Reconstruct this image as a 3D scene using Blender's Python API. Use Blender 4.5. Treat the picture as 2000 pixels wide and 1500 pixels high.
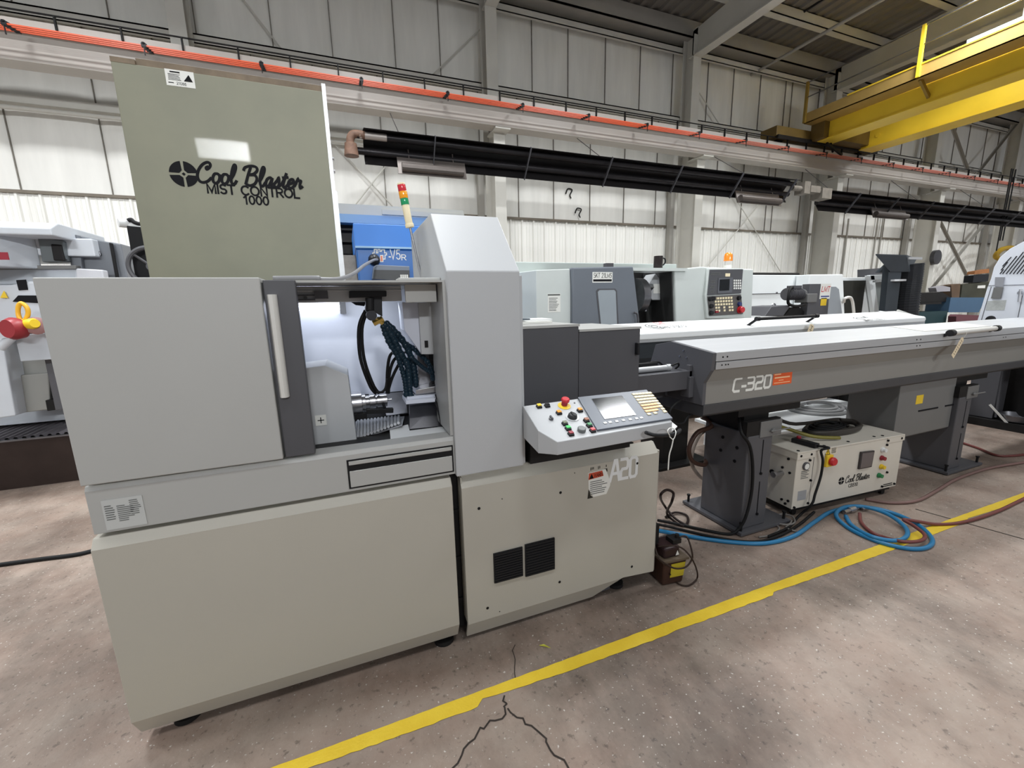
# Machine shop: sliding-head lathe with bar feeder, neighbours behind, crane runway and steel wall.
import bpy, bmesh, math, random
from mathutils import Vector, Matrix
random.seed(7)
for o in list(bpy.data.objects):
    bpy.data.objects.remove(o)
SC = bpy.context.scene
COL = SC.collection

# ------------------------------------------------------------------ camera
F_PX = 815.6
YAW, PITCH, ROLL = (math.radians(a) for a in (21.1145, -10.8498, -1.3778))
EYE = Vector((0, 0, 1.6))
_f = Vector((math.sin(YAW)*math.cos(PITCH), math.cos(YAW)*math.cos(PITCH), math.sin(PITCH)))
_r = Vector((math.cos(YAW), -math.sin(YAW), 0))
_u = _r.cross(_f)
RR = math.cos(ROLL)*_r + math.sin(ROLL)*_u
UU = -math.sin(ROLL)*_r + math.cos(ROLL)*_u
cam_data = bpy.data.cameras.new('camera')
cam_data.sensor_width = 36
cam_data.sensor_fit = 'HORIZONTAL'
cam_data.lens = F_PX/2000*36
cam_data.clip_end = 200
cam = bpy.data.objects.new('camera', cam_data)
COL.objects.link(cam)
m3 = Matrix((RR, UU, -_f)).transposed()
cam.matrix_world = Matrix.Translation(EYE) @ m3.to_4x4()
SC.camera = cam

# ------------------------------------------------------------------ world, lamps, exposure
world = bpy.data.worlds.new('world')
SC.world = world
world.use_nodes = True
world.node_tree.nodes['Background'].inputs[0].default_value = (0.93, 0.96, 1.0, 1)
world.node_tree.nodes['Background'].inputs[1].default_value = 0.34
SC.view_settings.view_transform = 'Standard'
SC.view_settings.look = 'None'
SC.view_settings.gamma = 1
SC.view_settings.use_curve_mapping = False
SC.view_settings.exposure = 0.12

def lamp(name, loc, sx, sy, power, color=(.955, .98, 1.0), target=None, spread=math.radians(150)):
    l = bpy.data.lights.new(name, 'AREA')
    l.shape = 'RECTANGLE'
    l.size, l.size_y, l.energy, l.color = sx, sy, power, color
    l.spread = spread
    o = bpy.data.objects.new(name, l)
    o.location = loc
    if target:
        o.rotation_euler = (Vector(target)-Vector(loc)).to_track_quat('-Z', 'Y').to_euler()
    COL.objects.link(o)
    return o
# rows of high bay fixtures under the roof (all above the frame); the far rows light the back wall at a low angle
for i, x in enumerate((-7.6, -3.6, .8, 6.0, 11.6, 17.0, 22.5)):
    lamp('high_bay_lamp', (x, -1.5, 7.5), 1.3, .6, 64)
    lamp('high_bay_lamp', (x, 2.3, 7.5), 1.3, .5, 82)
    lamp('high_bay_lamp', (x, 5.2, 7.5), 1.3, .6, 200)
    lamp('far_bay_lamp', (x, -14, 7.3), 1.6, .6, 34, target=(x, 10, 1.8), spread=math.radians(34))

# ------------------------------------------------------------------ maths helpers
def V(*a): return Vector(a)
def ray(px, py): return RR*((px-1000)/F_PX) - UU*((py-750)/F_PX) + _f
def aty(px, py, y):            # where the sight line of a measured point meets the plane y
    d = ray(px, py); return EYE + d*(y/d.y)
def atz(px, py, z):
    d = ray(px, py); return EYE + d*((z-EYE.z)/d.z)
def atx(px, py, x):
    d = ray(px, py); return EYE + d*(x/d.x)
def atp(px, py, p, n):
    d = ray(px, py); n = Vector(n); return EYE + d*((Vector(p)-EYE).dot(n)/d.dot(n))
def catmull(pts, k=6, closed=False):
    pts = [Vector(p) for p in pts]
    if len(pts) < 3: return pts
    n = len(pts); out = []
    for i in range(n if closed else n-1):
        if closed:
            a, b, c, d = pts[(i-1) % n], pts[i], pts[(i+1) % n], pts[(i+2) % n]
        else:
            a, b, c, d = pts[max(i-1, 0)], pts[i], pts[i+1], pts[min(i+2, n-1)]
        for j in range(k):
            t = j/k
            out.append(.5*((2*b)+(c-a)*t+(2*a-5*b+4*c-d)*t*t+(3*b-a-3*c+d)*t**3))
    if not closed: out.append(pts[-1])
    return out

# ------------------------------------------------------------------ materials
def lin(c):
    c = c/255
    return c/12.92 if c <= .04045 else ((c+.055)/1.055)**2.4
MATS = {}
def mat(name, rgb, rough=.5, metal=0.0, var=.04, vscale=2.5, bump=0.0, bscale=60, emit=0.0, stretch=(1, 1, 1), rgb2=None, coat=0.0, thr=None):
    if name in MATS: return MATS[name]
    m = bpy.data.materials.new(name); m.use_nodes = True
    nt = m.node_tree; N = nt.nodes; L = nt.links
    b = N['Principled BSDF']
    c = [lin(v) for v in rgb]
    b.inputs['Roughness'].default_value = rough
    b.inputs['Metallic'].default_value = metal
    b.inputs['Coat Weight'].default_value = coat
    b.inputs['Specular IOR Level'].default_value = .2 if sum(rgb) < 200 else .5
    tc = N.new('ShaderNodeTexCoord'); mp = N.new('ShaderNodeMapping')
    L.new(tc.outputs['Object'], mp.inputs[0]); mp.inputs['Scale'].default_value = stretch
    nz = N.new('ShaderNodeTexNoise'); nz.inputs['Scale'].default_value = vscale
    nz.inputs['Detail'].default_value = 6; nz.inputs['Roughness'].default_value = .6
    L.new(mp.outputs[0], nz.inputs['Vector'])
    cr = N.new('ShaderNodeValToRGB')
    lo, hi = thr if thr else (.3, .7)
    cr.color_ramp.elements[0].position = lo; cr.color_ramp.elements[1].position = hi
    c2 = [lin(v) for v in rgb2] if rgb2 else [v*(1+var) for v in c]
    c1 = c if rgb2 else [v*(1-var) for v in c]
    cr.color_ramp.elements[0].color = (*c1, 1); cr.color_ramp.elements[1].color = (*c2, 1)
    L.new(nz.outputs['Fac'], cr.inputs[0]); L.new(cr.outputs[0], b.inputs['Base Color'])
    if bump:
        n2 = N.new('ShaderNodeTexNoise'); n2.inputs['Scale'].default_value = bscale; n2.inputs['Detail'].default_value = 4
        L.new(mp.outputs[0], n2.inputs['Vector'])
        bp = N.new('ShaderNodeBump'); bp.inputs['Strength'].default_value = bump; bp.inputs['Distance'].default_value = .01
        L.new(n2.outputs['Fac'], bp.inputs['Height']); L.new(bp.outputs[0], b.inputs['Normal'])
    if emit:
        b.inputs['Emission Color'].default_value = (*c, 1); b.inputs['Emission Strength'].default_value = emit
    MATS[name] = m
    return m
PAINT = mat('warm_grey_machine_paint', (172, 172, 169), .42, var=.025, vscale=1.3, bump=.04, bscale=300)
PAINTW = mat('lower_panel_paint', (180, 176, 165), .45, var=.03, vscale=1.1, bump=.04, bscale=300)
PAINTB = mat('textured_white_paint', (180, 182, 184), .38, var=.02, vscale=1, bump=.06, bscale=260)
DGREY = mat('dark_grey_paint', (82, 82, 86), .45, var=.05, vscale=2)
DGREY2 = mat('darker_grey_paint', (76, 76, 80), .45, var=.05, vscale=2)
MGREY = mat('mid_grey_paint', (112, 112, 111), .42, var=.05, vscale=2)
BLACK = mat('black_rubber', (26, 26, 27), .55, var=.1)
BLACKP = mat('black_plastic', (34, 34, 36), .4, var=.1)
DARK = mat('oily_black_steel', (30, 29, 29), .5, var=.2, vscale=8)
STEEL = mat('ground_steel', (190, 190, 194), .28, 1.0, var=.08, vscale=6)
STEELD = mat('oily_steel', (120, 120, 124), .35, .9, var=.2, vscale=9)
ALU = mat('brushed_aluminium', (196, 198, 200), .42, .55, var=.05, vscale=3, stretch=(.2, 8, 8))
ALUW = mat('pale_aluminium', (222, 221, 216), .4, .25, var=.05, vscale=4)
WHITE = mat('white_paint', (226, 228, 228), .4, var=.025)
SIGNW = mat('white_vinyl', (228, 228, 222), .5, var=.03)
BRASS = mat('brass', (196, 170, 96), .35, .8, var=.1)
RED = mat('red_plastic', (196, 38, 48), .35, var=.05)
DKRED = mat('dull_red_plastic', (142, 30, 46), .4, var=.05)
YELL = mat('yellow_plastic', (232, 196, 42), .45, var=.06)
GREEN = mat('green_plastic', (40, 128, 76), .4, var=.05)
BGREEN = mat('bright_green_plastic', (60, 196, 96), .4, var=.05)  # brighter green, used on one console button
ORANGE = mat('orange_plastic', (238, 150, 40), .4, var=.06)
CREAM = mat('cream_key_plastic', (240, 226, 190), .5, var=.05)
PEACH = mat('peach_key_plastic', (240, 200, 150), .5, var=.05)
INK = mat('black_ink', (16, 16, 20), .7, var=.05)
GREYINK = mat('grey_print', (92, 94, 92), .6, var=.1)
SCREEN = mat('black_glass', (20, 22, 24), .12, var=.05)

# ------------------------------------------------------------------ mesh building
WL = {}
def link(o, parent):
    COL.objects.link(o)
    if parent: o.parent = parent
    return o
class MB:
    def __init__(s): s.bm = bmesh.new()
    def poly(s, pts): 
        vs = [s.bm.verts.new(p) for p in pts]
        s.bm.faces.new(vs); return s
    def box(s, x0, x1, y0, y1, z0, z1):
        v = [s.bm.verts.new((x, y, z)) for x in (x0, x1) for y in (y0, y1) for z in (z0, z1)]
        for f in ((0, 1, 3, 2), (4, 6, 7, 5), (0, 4, 5, 1), (2, 3, 7, 6), (0, 2, 6, 4), (1, 5, 7, 3)):
            s.bm.faces.new([v[i] for i in f])
        return s
    def hull(s, lower, upper):   # two matching polygons joined into a solid
        a = [s.bm.verts.new(p) for p in lower]; b = [s.bm.verts.new(p) for p in upper]
        n = len(a)
        s.bm.faces.new(a[::-1]); s.bm.faces.new(b)
        for i in range(n):
            s.bm.faces.new((a[i], a[(i+1) % n], b[(i+1) % n], b[i]))
        return s
    def prism(s, poly, axis, a, b):
        f = {'x': lambda p, t: (t, p[0], p[1]), 'y': lambda p, t: (p[0], t, p[1]), 'z': lambda p, t: (p[0], p[1], t)}[axis]
        return s.hull([f(p, a) for p in poly], [f(p, b) for p in poly])
    def obox(s, p0, p1, w, h, up=(0, 0, 1)):   # bar from p0 to p1
        p0, p1 = Vector(p0), Vector(p1); d = (p1-p0).normalized()
        up = Vector(up); sd = d.cross(up)
        if sd.length < 1e-4: sd = d.cross(Vector((0, 1, 0)))
        sd.normalize(); u = sd.cross(d)
        q = [sd*w/2+u*h/2, -sd*w/2+u*h/2, -sd*w/2-u*h/2, sd*w/2-u*h/2]
        return s.hull([p0+a for a in q], [p1+a for a in q])
    def cyl(s, p0, p1, r0, r1=None, n=18):
        p0, p1 = Vector(p0), Vector(p1); r1 = r0 if r1 is None else r1
        d = (p1-p0).normalized(); a = d.orthogonal().normalized(); b = d.cross(a)
        ring = [a*math.cos(2*math.pi*i/n)+b*math.sin(2*math.pi*i/n) for i in range(n)]
        return s.hull([p0+c*r0 for c in ring], [p1+c*max(r1, 1e-4) for c in ring])
    def lathe(s, prof, c, axis, n=20):         # prof: (distance along axis, radius)
        c = Vector(c); d = Vector(axis).normalized(); a = d.orthogonal().normalized(); b = d.cross(a)
        rings = []
        for t, r in prof:
            rings.append([s.bm.verts.new(c+d*t+(a*math.cos(2*math.pi*i/n)+b*math.sin(2*math.pi*i/n))*max(r, 1e-4)) for i in range(n)])
        for q in range(len(rings)-1):
            for i in range(n):
                s.bm.faces.new((rings[q][i], rings[q][(i+1) % n], rings[q+1][(i+1) % n], rings[q+1][i]))
        s.bm.faces.new(rings[0][::-1]); s.bm.faces.new(rings[-1])
        return s
    def tube(s, pts, r, n=8, k=6, closed=False, smooth=True):
        P = catmull(pts, k, closed) if smooth else [Vector(p) for p in pts]
        N = len(P); rings = []
        T = []
        for i in range(N):
            if closed: t = P[(i+1) % N]-P[i-1]
            else: t = P[min(i+1, N-1)]-P[max(i-1, 0)]
            T.append(t.normalized() if t.length > 1e-9 else Vector((0, 0, 1)))
        a = T[0].orthogonal().normalized()
        for i in range(N):
            a = (a - T[i]*a.dot(T[i]))
            a = a.normalized() if a.length > 1e-6 else T[i].orthogonal().normalized()
            b = T[i].cross(a)
            rings.append([s.bm.verts.new(P[i]+(a*math.cos(2*math.pi*j/n)+b*math.sin(2*math.pi*j/n))*r) for j in range(n)])
        for i in range(N if closed else N-1):
            A, B = rings[i], rings[(i+1) % N]
            for j in range(n):
                s.bm.faces.new((A[j], A[(j+1) % n], B[(j+1) % n], B[j]))
        if not closed:
            s.bm.faces.new(rings[0][::-1]); s.bm.faces.new(rings[-1])
        return s
    def ball(s, c, r, sc=(1, 1, 1), n=12):
        g = bmesh.ops.create_uvsphere(s.bm, u_segments=n, v_segments=n//2+2, radius=r)
        for v in g['verts']:
            v.co = Vector((v.co.x*sc[0], v.co.y*sc[1], v.co.z*sc[2]))+Vector(c)
        return s
    def ribbon(s, strokes, w, p, ux=(1, 0, 0), uy=(0, 0, 1), sx=1, sy=1, smooth=0, slant=0, lift=0.0):
        p, ux, uy = Vector(p), Vector(ux), Vector(uy); nn = ux.cross(uy)
        for si, st in enumerate(strokes):
            P = [Vector((q[0], q[1], 0)) for q in st]
            if smooth: P = catmull(P, smooth)
            P = [Vector(((q.x+slant*q.y)*sx, q.y*sy, 0)) for q in P]
            n = len(P); L, R = [], []
            for i in range(n):
                d0 = (P[i]-P[i-1]).normalized() if i else None
                d1 = (P[i+1]-P[i]).normalized() if i < n-1 else None
                if d0 is None: d0 = d1
                if d1 is None: d1 = d0
                d = (d0+d1); d = d.normalized() if d.length > 1e-4 else d1
                nr = Vector((-d.y, d.x, 0)); k = 1/max(.4, nr.dot(Vector((-d1.y, d1.x, 0))))
                e0 = -d*w*.5 if i == 0 else (d*w*.5 if i == n-1 else Vector())
                if smooth: e0 *= .3
                L.append(P[i]+nr*w/2*k+e0); R.append(P[i]-nr*w/2*k+e0)
            f = lambda q, i: p+ux*q.x+uy*q.y+nn*(lift+si*1.6e-4+i*1.5e-5)   # later strokes lie a hair above earlier ones
            vl = [s.bm.verts.new(f(q, i)) for i, q in enumerate(L)]; vr = [s.bm.verts.new(f(q, i)) for i, q in enumerate(R)]
            for i in range(n-1):
                s.bm.faces.new((vr[i], vr[i+1], vl[i+1], vl[i]))
        return s
    def build(s, name, m, parent=None, smooth=False, bevel=0, seg=2, solid=0):
        bm = s.bm
        if not solid: bmesh.ops.recalc_face_normals(bm, faces=bm.faces) if len(bm.faces) > 1 else None
        co = [v.co for v in bm.verts]
        lo = Vector([min(c[i] for c in co) for i in range(3)]); hi = Vector([max(c[i] for c in co) for i in range(3)])
        ctr = (lo+hi)/2
        if parent is None: ctr.z = lo.z
        bmesh.ops.translate(bm, verts=bm.verts, vec=-ctr)
        me = bpy.data.meshes.new(name); bm.to_mesh(me); bm.free()
        me.materials.append(m)
        if smooth:
            for p in me.polygons: p.use_smooth = True
        o = bpy.data.objects.new(name, me)
        o.location = ctr-(WL[parent.name] if parent else Vector())
        link(o, parent)
        WL[o.name] = ctr.copy()
        if bevel:
            b = o.modifiers.new('bevel', 'BEVEL'); b.width = bevel; b.segments = seg; b.limit_method = 'ANGLE'; b.angle_limit = math.radians(40)
        if smooth == 'auto':
            try: me.set_sharp_from_angle(angle=math.radians(40))
            except Exception: pass
        return o
def tag(o, label, cat, group=None, kind=None):
    o['label'] = label; o['category'] = cat
    if group: o['group'] = group
    if kind: o['kind'] = kind
    return o
def thing(name, label, cat, loc=(0, 0, 0), group=None):
    o = bpy.data.objects.new(name, None); o.empty_display_size = .1
    o.location = loc; COL.objects.link(o); WL[o.name] = Vector(loc)
    return tag(o, label, cat, group)
def struct(name, mb, m, **k):
    o = mb.build(name, m, None, **k); o['kind'] = 'structure'; return o
def dup(root, loc, label=None):
    r = root.copy(); COL.objects.link(r); r.location = loc
    if label: r['label'] = label
    for ch in list(root.children):
        c = ch.copy(); COL.objects.link(c); c.parent = r
        for g in list(ch.children):
            d = g.copy(); COL.objects.link(d); d.parent = c
    return r
def arc(cx, cy, rx, ry, a0, a1, n=10):
    return [(cx+rx*math.cos(math.radians(a0+(a1-a0)*i/n)), cy+ry*math.sin(math.radians(a0+(a1-a0)*i/n))) for i in range(n+1)]
BLOCK = {  # plain upright capitals and digits, unit height
 'M': ([[(0, 0), (0, 1), (.38, .08), (.76, 1), (.76, 0)]], .98), 'I': ([[(.04, 0), (.04, 1)]], .28), 'L': ([[(0, 1), (0, 0), (.5, 0)]], .70),
 'S': ([arc(.3, .75, .27, .25, 40, 255)+arc(.3, .26, .28, .26, 70, -145)], .80), 'T': ([[(0, 1), (.64, 1)], [(.32, 1), (.32, 0)]], .82),
 'C': ([arc(.42, .5, .40, .5, 48, 312, 14)], .96), 'O': ([arc(.44, .5, .42, .5, 0, 360, 18)], 1.08), 'N': ([[(0, 0), (0, 1), (.62, 0), (.62, 1)]], .86),
 'R': ([[(0, 0), (0, 1), (.36, 1)]+arc(.36, .74, .26, .26, 80, -80, 8)+[(0, .48)], [(.3, .48), (.64, 0)]], .84), 'B': ([[(0, 0), (0, 1), (.34, 1)]+arc(.34, .76, .22, .24, 80, -80, 6)+[(0, .52)], [(.34, .52)]+arc(.36, .26, .25, .26, 80, -80, 6)+[(0, 0)]], .82),
 'A': ([[(0, 0), (.36, 1), (.72, 0)], [(.14, .36), (.58, .36)]], .90), 'P': ([[(0, 0), (0, 1), (.36, 1)]+arc(.36, .73, .26, .27, 80, -80, 8)+[(0, .46)]], .80),
 'H': ([[(0, 0), (0, 1)], [(.62, 0), (.62, 1)], [(0, .52), (.62, .52)]], .86), 'K': ([[(0, 0), (0, 1)], [(.6, 1), (.04, .42)], [(.2, .58), (.64, 0)]], .82),
 'U': ([[(0, 1)]+arc(.31, .3, .31, .3, 180, 360, 10)+[(.62, 1)]], .86), 'V': ([[(0, 1), (.34, 0), (.68, 1)]], .86), 'W': ([[(0, 1), (.24, 0), (.46, .9), (.68, 0), (.92, 1)]], 1.1),
 '0': ([arc(.3, .5, .28, .5, 0, 360, 16)], .78), '1': ([[(.08, .78), (.3, 1), (.3, 0)]], .62), '2': ([arc(.29, .72, .27, .28, 165, -30, 8)+[(.02, 0), (.58, 0)]], .78),
 '3': ([arc(.27, .75, .25, .25, 150, -80, 8), arc(.27, .26, .29, .27, 80, -150, 8)], .76), '5': ([[(.54, 1), (.12, 1), (.06, .52)]+arc(.28, .32, .29, .32, 120, -150, 10)], .78),
 '6': ([arc(.3, .31, .27, .31, 180, -180, 12), [(.03, .34), (.10, .72), (.30, 1), (.52, .9)]], .78), '8': ([arc(.3, .27, .28, .27, 90, 450, 12), arc(.3, .77, .23, .23, 270, 630, 12)], .78), ' ': ([], .5)}
def text(name, s, p, h, m, parent, w=None, ux=(1, 0, 0), uy=(0, 0, 1), bold=.14, slant=0.0, lift=.0008):
    st, x = [], 0
    for ch in s:
        g, adv = BLOCK[ch]
        for k in g: st.append([(a+x, b) for a, b in k])
        x += adv
    wd = max(q[0] for k in st for q in k); sx = (w/wd) if w else h
    mb = MB(); ux = Vector(ux).normalized(); uy = Vector(uy).normalized(); t = min(sx, h)*bold
    mb.ribbon(st, t, Vector(p)+uy*t/2, ux, uy, sx=sx, sy=h-t, slant=slant, lift=lift)
    return mb.build(name, m, parent)
def lines(mb, p, w, h, n, ux=(1, 0, 0), uy=(0, 0, 1), t=.3, lift=.0009, ragged=.35):
    """rows of unreadably small print"""
    p, ux, uy = Vector(p), Vector(ux), Vector(uy); nn = ux.cross(uy)
    for i in range(n):
        a = p+uy*(h*(i+.5)/n)+nn*lift; L = w*(1-ragged*random.random()); q = h/n*t/2
        mb.poly([a-uy*q, a+ux*L-uy*q, a+ux*L+uy*q, a+uy*q])
    return mb
def panel(mb, p, w, h, ux=(1, 0, 0), uy=(0, 0, 1), t=.0015):
    p, ux, uy = Vector(p), Vector(ux), Vector(uy); nn = ux.cross(uy)
    q = [p, p+ux*w, p+ux*w+uy*h, p+uy*h]
    return mb.hull(q, [a+nn*t for a in q])

SCRIPT_STROKES = {  # hand-drawn brush script, height 1 for capitals
 'C': ([[(.62, .72), (.70, .86), (.66, .98), (.52, 1.0), (.30, .86), (.12, .58), (.06, .28), (.16, .06), (.34, 0), (.56, .08), (.74, .26)],
        [(.62, .72), (.52, .66), (.50, .74), (.60, .80)]], .78),
 'o': ([[(.24, .48), (.12, .46), (.03, .28), (.05, .08), (.17, 0), (.31, .10), (.37, .32), (.30, .46), (.22, .48)], [(.34, .42), (.46, .38)]], .44),
 'l': ([[(.02, .22), (.18, .48), (.30, .82), (.28, .98), (.20, .94), (.10, .62), (.06, .22), (.12, .02), (.24, .04), (.34, .20)]], .34),
 'B': ([[(.02, .74), (.10, .90), (.40, 1.0), (.66, .96), (.72, .80), (.56, .62), (.30, .54)], [(.30, .54), (.60, .54), (.70, .36), (.60, .12), (.36, .0), (.14, .06)],
        [(.38, .92), (.24, .50), (.12, .06)]], .80),
 'a': ([[(.36, .42), (.26, .48), (.10, .38), (.03, .16), (.10, .01), (.22, .10), (.36, .40)], [(.38, .46), (.32, .16), (.36, .02), (.48, .14)]], .46),
 's': ([[(.0, .14), (.18, .36), (.26, .50), (.28, .30), (.26, .10), (.14, .0), (.03, .06)], [(.26, .06), (.40, .16)]], .38),
 't': ([[(.02, .14), (.18, .46), (.30, .76)], [(.30, .76), (.18, .38), (.12, .10), (.20, .0), (.36, .16)], [(.08, .52), (.40, .56)]], .34),
 'e': ([[(.06, .20), (.28, .28), (.36, .40), (.28, .48), (.14, .40), (.05, .20), (.12, .03), (.26, .02), (.42, .18)]], .40),
 'r': ([[(.0, .12), (.14, .40), (.20, .52), (.22, .42), (.36, .42), (.30, .22), (.32, .04), (.46, .14)]], .44), ' ': ([], .34)}
def script_text(mb, s, p, h, width, w, lift=.0008, slant=.12):
    st, x = [], 0
    for ch in s:
        g, adv = SCRIPT_STROKES[ch]
        for k in g: st.append([(a+x, b) for a, b in k])
        x += adv
    mb.ribbon(st, w, p, sx=width/x, sy=h, smooth=5, slant=slant, lift=lift)
def fan_emblem(mb, c, r, lift=.0008):
    """four blades in a disc round a small square"""
    c = Vector(c)
    for q in range(4):
        a0 = math.radians(q*90+8); a1 = math.radians(q*90+86)
        pts = [c+Vector((math.cos(a0+(a1-a0)*i/10)*r, -lift, math.sin(a0+(a1-a0)*i/10)*r)) for i in range(11)]
        m1 = math.radians(q*90+78); pts.append(c+Vector((math.cos(m1)*r*.30, -lift, math.sin(m1)*r*.30)))
        m2 = math.radians(q*90+18); pts.append(c+Vector((math.cos(m2)*r*.30, -lift, math.sin(m2)*r*.30)))
        mb.poly(pts)
    mb.poly([c+Vector((math.cos(math.radians(a))*r*.14, -lift, math.sin(math.radians(a))*r*.14)) for a in (0, 90, 180, 270)])
    return mb
SQ = {  # square-cornered digits, unit box
 'A': ([[(0, 0), (.42, 1), (.58, 1), (.92, 0)], [(.18, .34), (.8, .34)]], 1.0),
 '2': ([[(.08, 1), (.6, 1), (.74, .88), (.74, .62), (.62, .5), (.2, .5), (.06, .38), (.06, 0), (.72, 0)]], .92),
 '0': ([[(.2, 0), (.06, .12), (.06, .88), (.2, 1), (.6, 1), (.74, .88), (.74, .12), (.6, 0), (.2, 0)]], .92),
 '3': ([[(.06, 1), (.6, 1), (.74, .88), (.74, .62), (.62, .52), (.14, .52)], [(.62, .52), (.74, .42), (.74, .12), (.6, 0), (.02, 0)]], .92),
 'C': ([[(.78, 1), (.24, 1), (.08, .84), (.04, .14), (.18, 0), (.66, 0)]], .88), '-': ([[(.1, .34), (.44, .34)]], .58)}
def square_text(mb, s, p, h, width, w, slant=.0, **k):
    st, x = [], 0
    for ch in s:
        g, adv = SQ[ch]
        for q in g: st.append([(a+x, b) for a, b in q])
        x += adv
    mb.ribbon(st, w, p, sx=width/x, sy=h, slant=slant, lift=.0008, **k)
# ------------------------------------------------------------------ the building
CONC = bpy.data.materials.new('worn_concrete'); CONC.use_nodes = True
def concrete():
    nt = CONC.node_tree; N, L = nt.nodes, nt.links; b = N['Principled BSDF']
    tc = N.new('ShaderNodeTexCoord')
    def noise(sc, det=8, r=.6, st=(1, 1, 1)):
        mp = N.new('ShaderNodeMapping'); mp.inputs['Scale'].default_value = st; L.new(tc.outputs['Object'], mp.inputs[0])
        n = N.new('ShaderNodeTexNoise'); n.inputs['Scale'].default_value = sc; n.inputs['Detail'].default_value = det; n.inputs['Roughness'].default_value = r
        L.new(mp.outputs[0], n.inputs['Vector']); return n
    def ramp(n, *st):
        r = N.new('ShaderNodeValToRGB'); e = r.color_ramp.elements
        while len(e) < len(st): e.new(.5)
        for q, (p, c) in zip(e, st): q.position = p; q.color = (*[lin(v) for v in c], 1)
        L.new(n.outputs['Fac'], r.inputs[0]); return r
    def mix(a, bb, fac, mode='MIX'):
        m = N.new('ShaderNodeMix'); m.data_type = 'RGBA'; m.blend_type = mode
        L.new(a.outputs[0] if a.bl_idname != 'ShaderNodeMix' else a.outputs[2], m.inputs[6]); L.new(bb.outputs[0] if bb.bl_idname != 'ShaderNodeMix' else bb.outputs[2], m.inputs[7])
        if isinstance(fac, float): m.inputs[0].default_value = fac
        else: L.new(fac.outputs[0], m.inputs[0])
        return m
    base = ramp(noise(1.1, 10, .68), (.3, (104, 90, 80)), (.5, (146, 130, 118)), (.7, (176, 160, 147)))
    warm = ramp(noise(3.2, 8, .65, (1, 1.6, 1)), (.3, (134, 108, 94)), (.7, (164, 152, 140)))
    m1 = mix(base, warm, .45)
    dirt = ramp(noise(.9, 10, .7, (1.4, .8, 1)), (.38, (96, 92, 88)), (.56, (255, 255, 255)))
    m2 = mix(m1, dirt, .55, 'MULTIPLY')
    spk = ramp(noise(70, 3, .5), (.66, (0, 0, 0)), (.72, (255, 255, 255)))
    pale = N.new('ShaderNodeRGB'); pale.outputs[0].default_value = (*[lin(v) for v in (196, 190, 182)], 1)
    m3 = mix(m2, pale, spk)
    dk = ramp(noise(38, 4, .6), (.30, (90, 86, 82)), (.40, (255, 255, 255)))
    m4 = mix(m3, dk, .5, 'MULTIPLY')
    L.new(m4.outputs[2], b.inputs['Base Color'])
    rr = noise(1.7, 6); mr = N.new('ShaderNodeMapRange'); mr.inputs[3].default_value = .42; mr.inputs[4].default_value = .72
    L.new(rr.outputs['Fac'], mr.inputs[0]); L.new(mr.outputs[0], b.inputs['Roughness'])
    bn = noise(45, 6); bp = N.new('ShaderNodeBump'); bp.inputs['Strength'].default_value = .25; bp.inputs['Distance'].default_value = .01
    L.new(bn.outputs['Fac'], bp.inputs['Height']); L.new(bp.outputs[0], b.inputs['Normal'])
concrete()
floor = struct('floor', MB().box(-12, 34, -8, 10.2, -.1, 0), CONC)
CRACK = mat('dirt_in_cracks', (56, 50, 46), .8, var=.2, vscale=20)
def crack(name, px, w):
    pts = [atz(a, b, 0) for a, b in px]; out = []
    for i in range(len(pts)-1):
        for j in range(6):
            q = pts[i].lerp(pts[i+1], j/6); q.x += random.uniform(-.012, .012); q.y += random.uniform(-.012, .012); out.append(q)
    out.append(pts[-1])
    mb = MB(); mb.ribbon([[(q.x, q.y) for q in out]], w, (0, 0, .0012), (1, 0, 0), (0, 1, 0))
    mb.build(name, CRACK, floor)
crack('floor_crack', [(880, 1500), (940, 1425), (990, 1390), (985, 1360)], .007)
crack('floor_crack', [(990, 1385), (1050, 1430), (1110, 1500)], .007)
crack('floor_crack', [(1003, 1330), (1006, 1260)], .004)
mb = MB()
a, b2 = atz(1790, 995, 0), atz(2010, 1056, 0)
mb.ribbon([[(a.x, a.y), (b2.x, b2.y)]], .012, (0, 0, .0012), (1, 0, 0), (0, 1, 0))
mb.build('floor_joint', CRACK, floor)
TAPE = mat('worn_yellow_tape', (214, 180, 36), .5, var=.08, vscale=9, rgb2=(224, 194, 52), bump=.2, bscale=90)
def tape(name, x0, x1, seed, label, w=.070, rag=1.0, z=.0018):
    rnd = random.Random(seed); mb = MB(); n = int((x1-x0)/.03); prev = None; bite = 0
    for i in range(n+1):
        x = x0+(x1-x0)*i/n
        if rnd.random() < .07*rag: bite = max(bite, rnd.uniform(.006, .036))
        bite *= .93
        yc = 1.410+.004*math.sin(x*.7)
        up = yc+w/2+rnd.uniform(-.0012, .0012); dn = yc-w/2+bite+rnd.uniform(-.0025, .0025)*rag
        cur = (mb.bm.verts.new((x, dn, z)), mb.bm.verts.new((x, up, z)))
        if prev: mb.bm.faces.new((prev[0], cur[0], cur[1], prev[1]))
        prev = cur
    return tag(mb.build(name, TAPE, None), label, 'floor tape', 'yellow lane tape on the floor')
tape('floor_tape', -1.6, 3.62, 3, 'long ragged yellow tape line running along the floor in front of the lathe')
tape('floor_tape', 3.56, 7.5, 5, 'clean yellow tape strip beyond the coiled blue hose', .066, .15, .0023)

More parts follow.
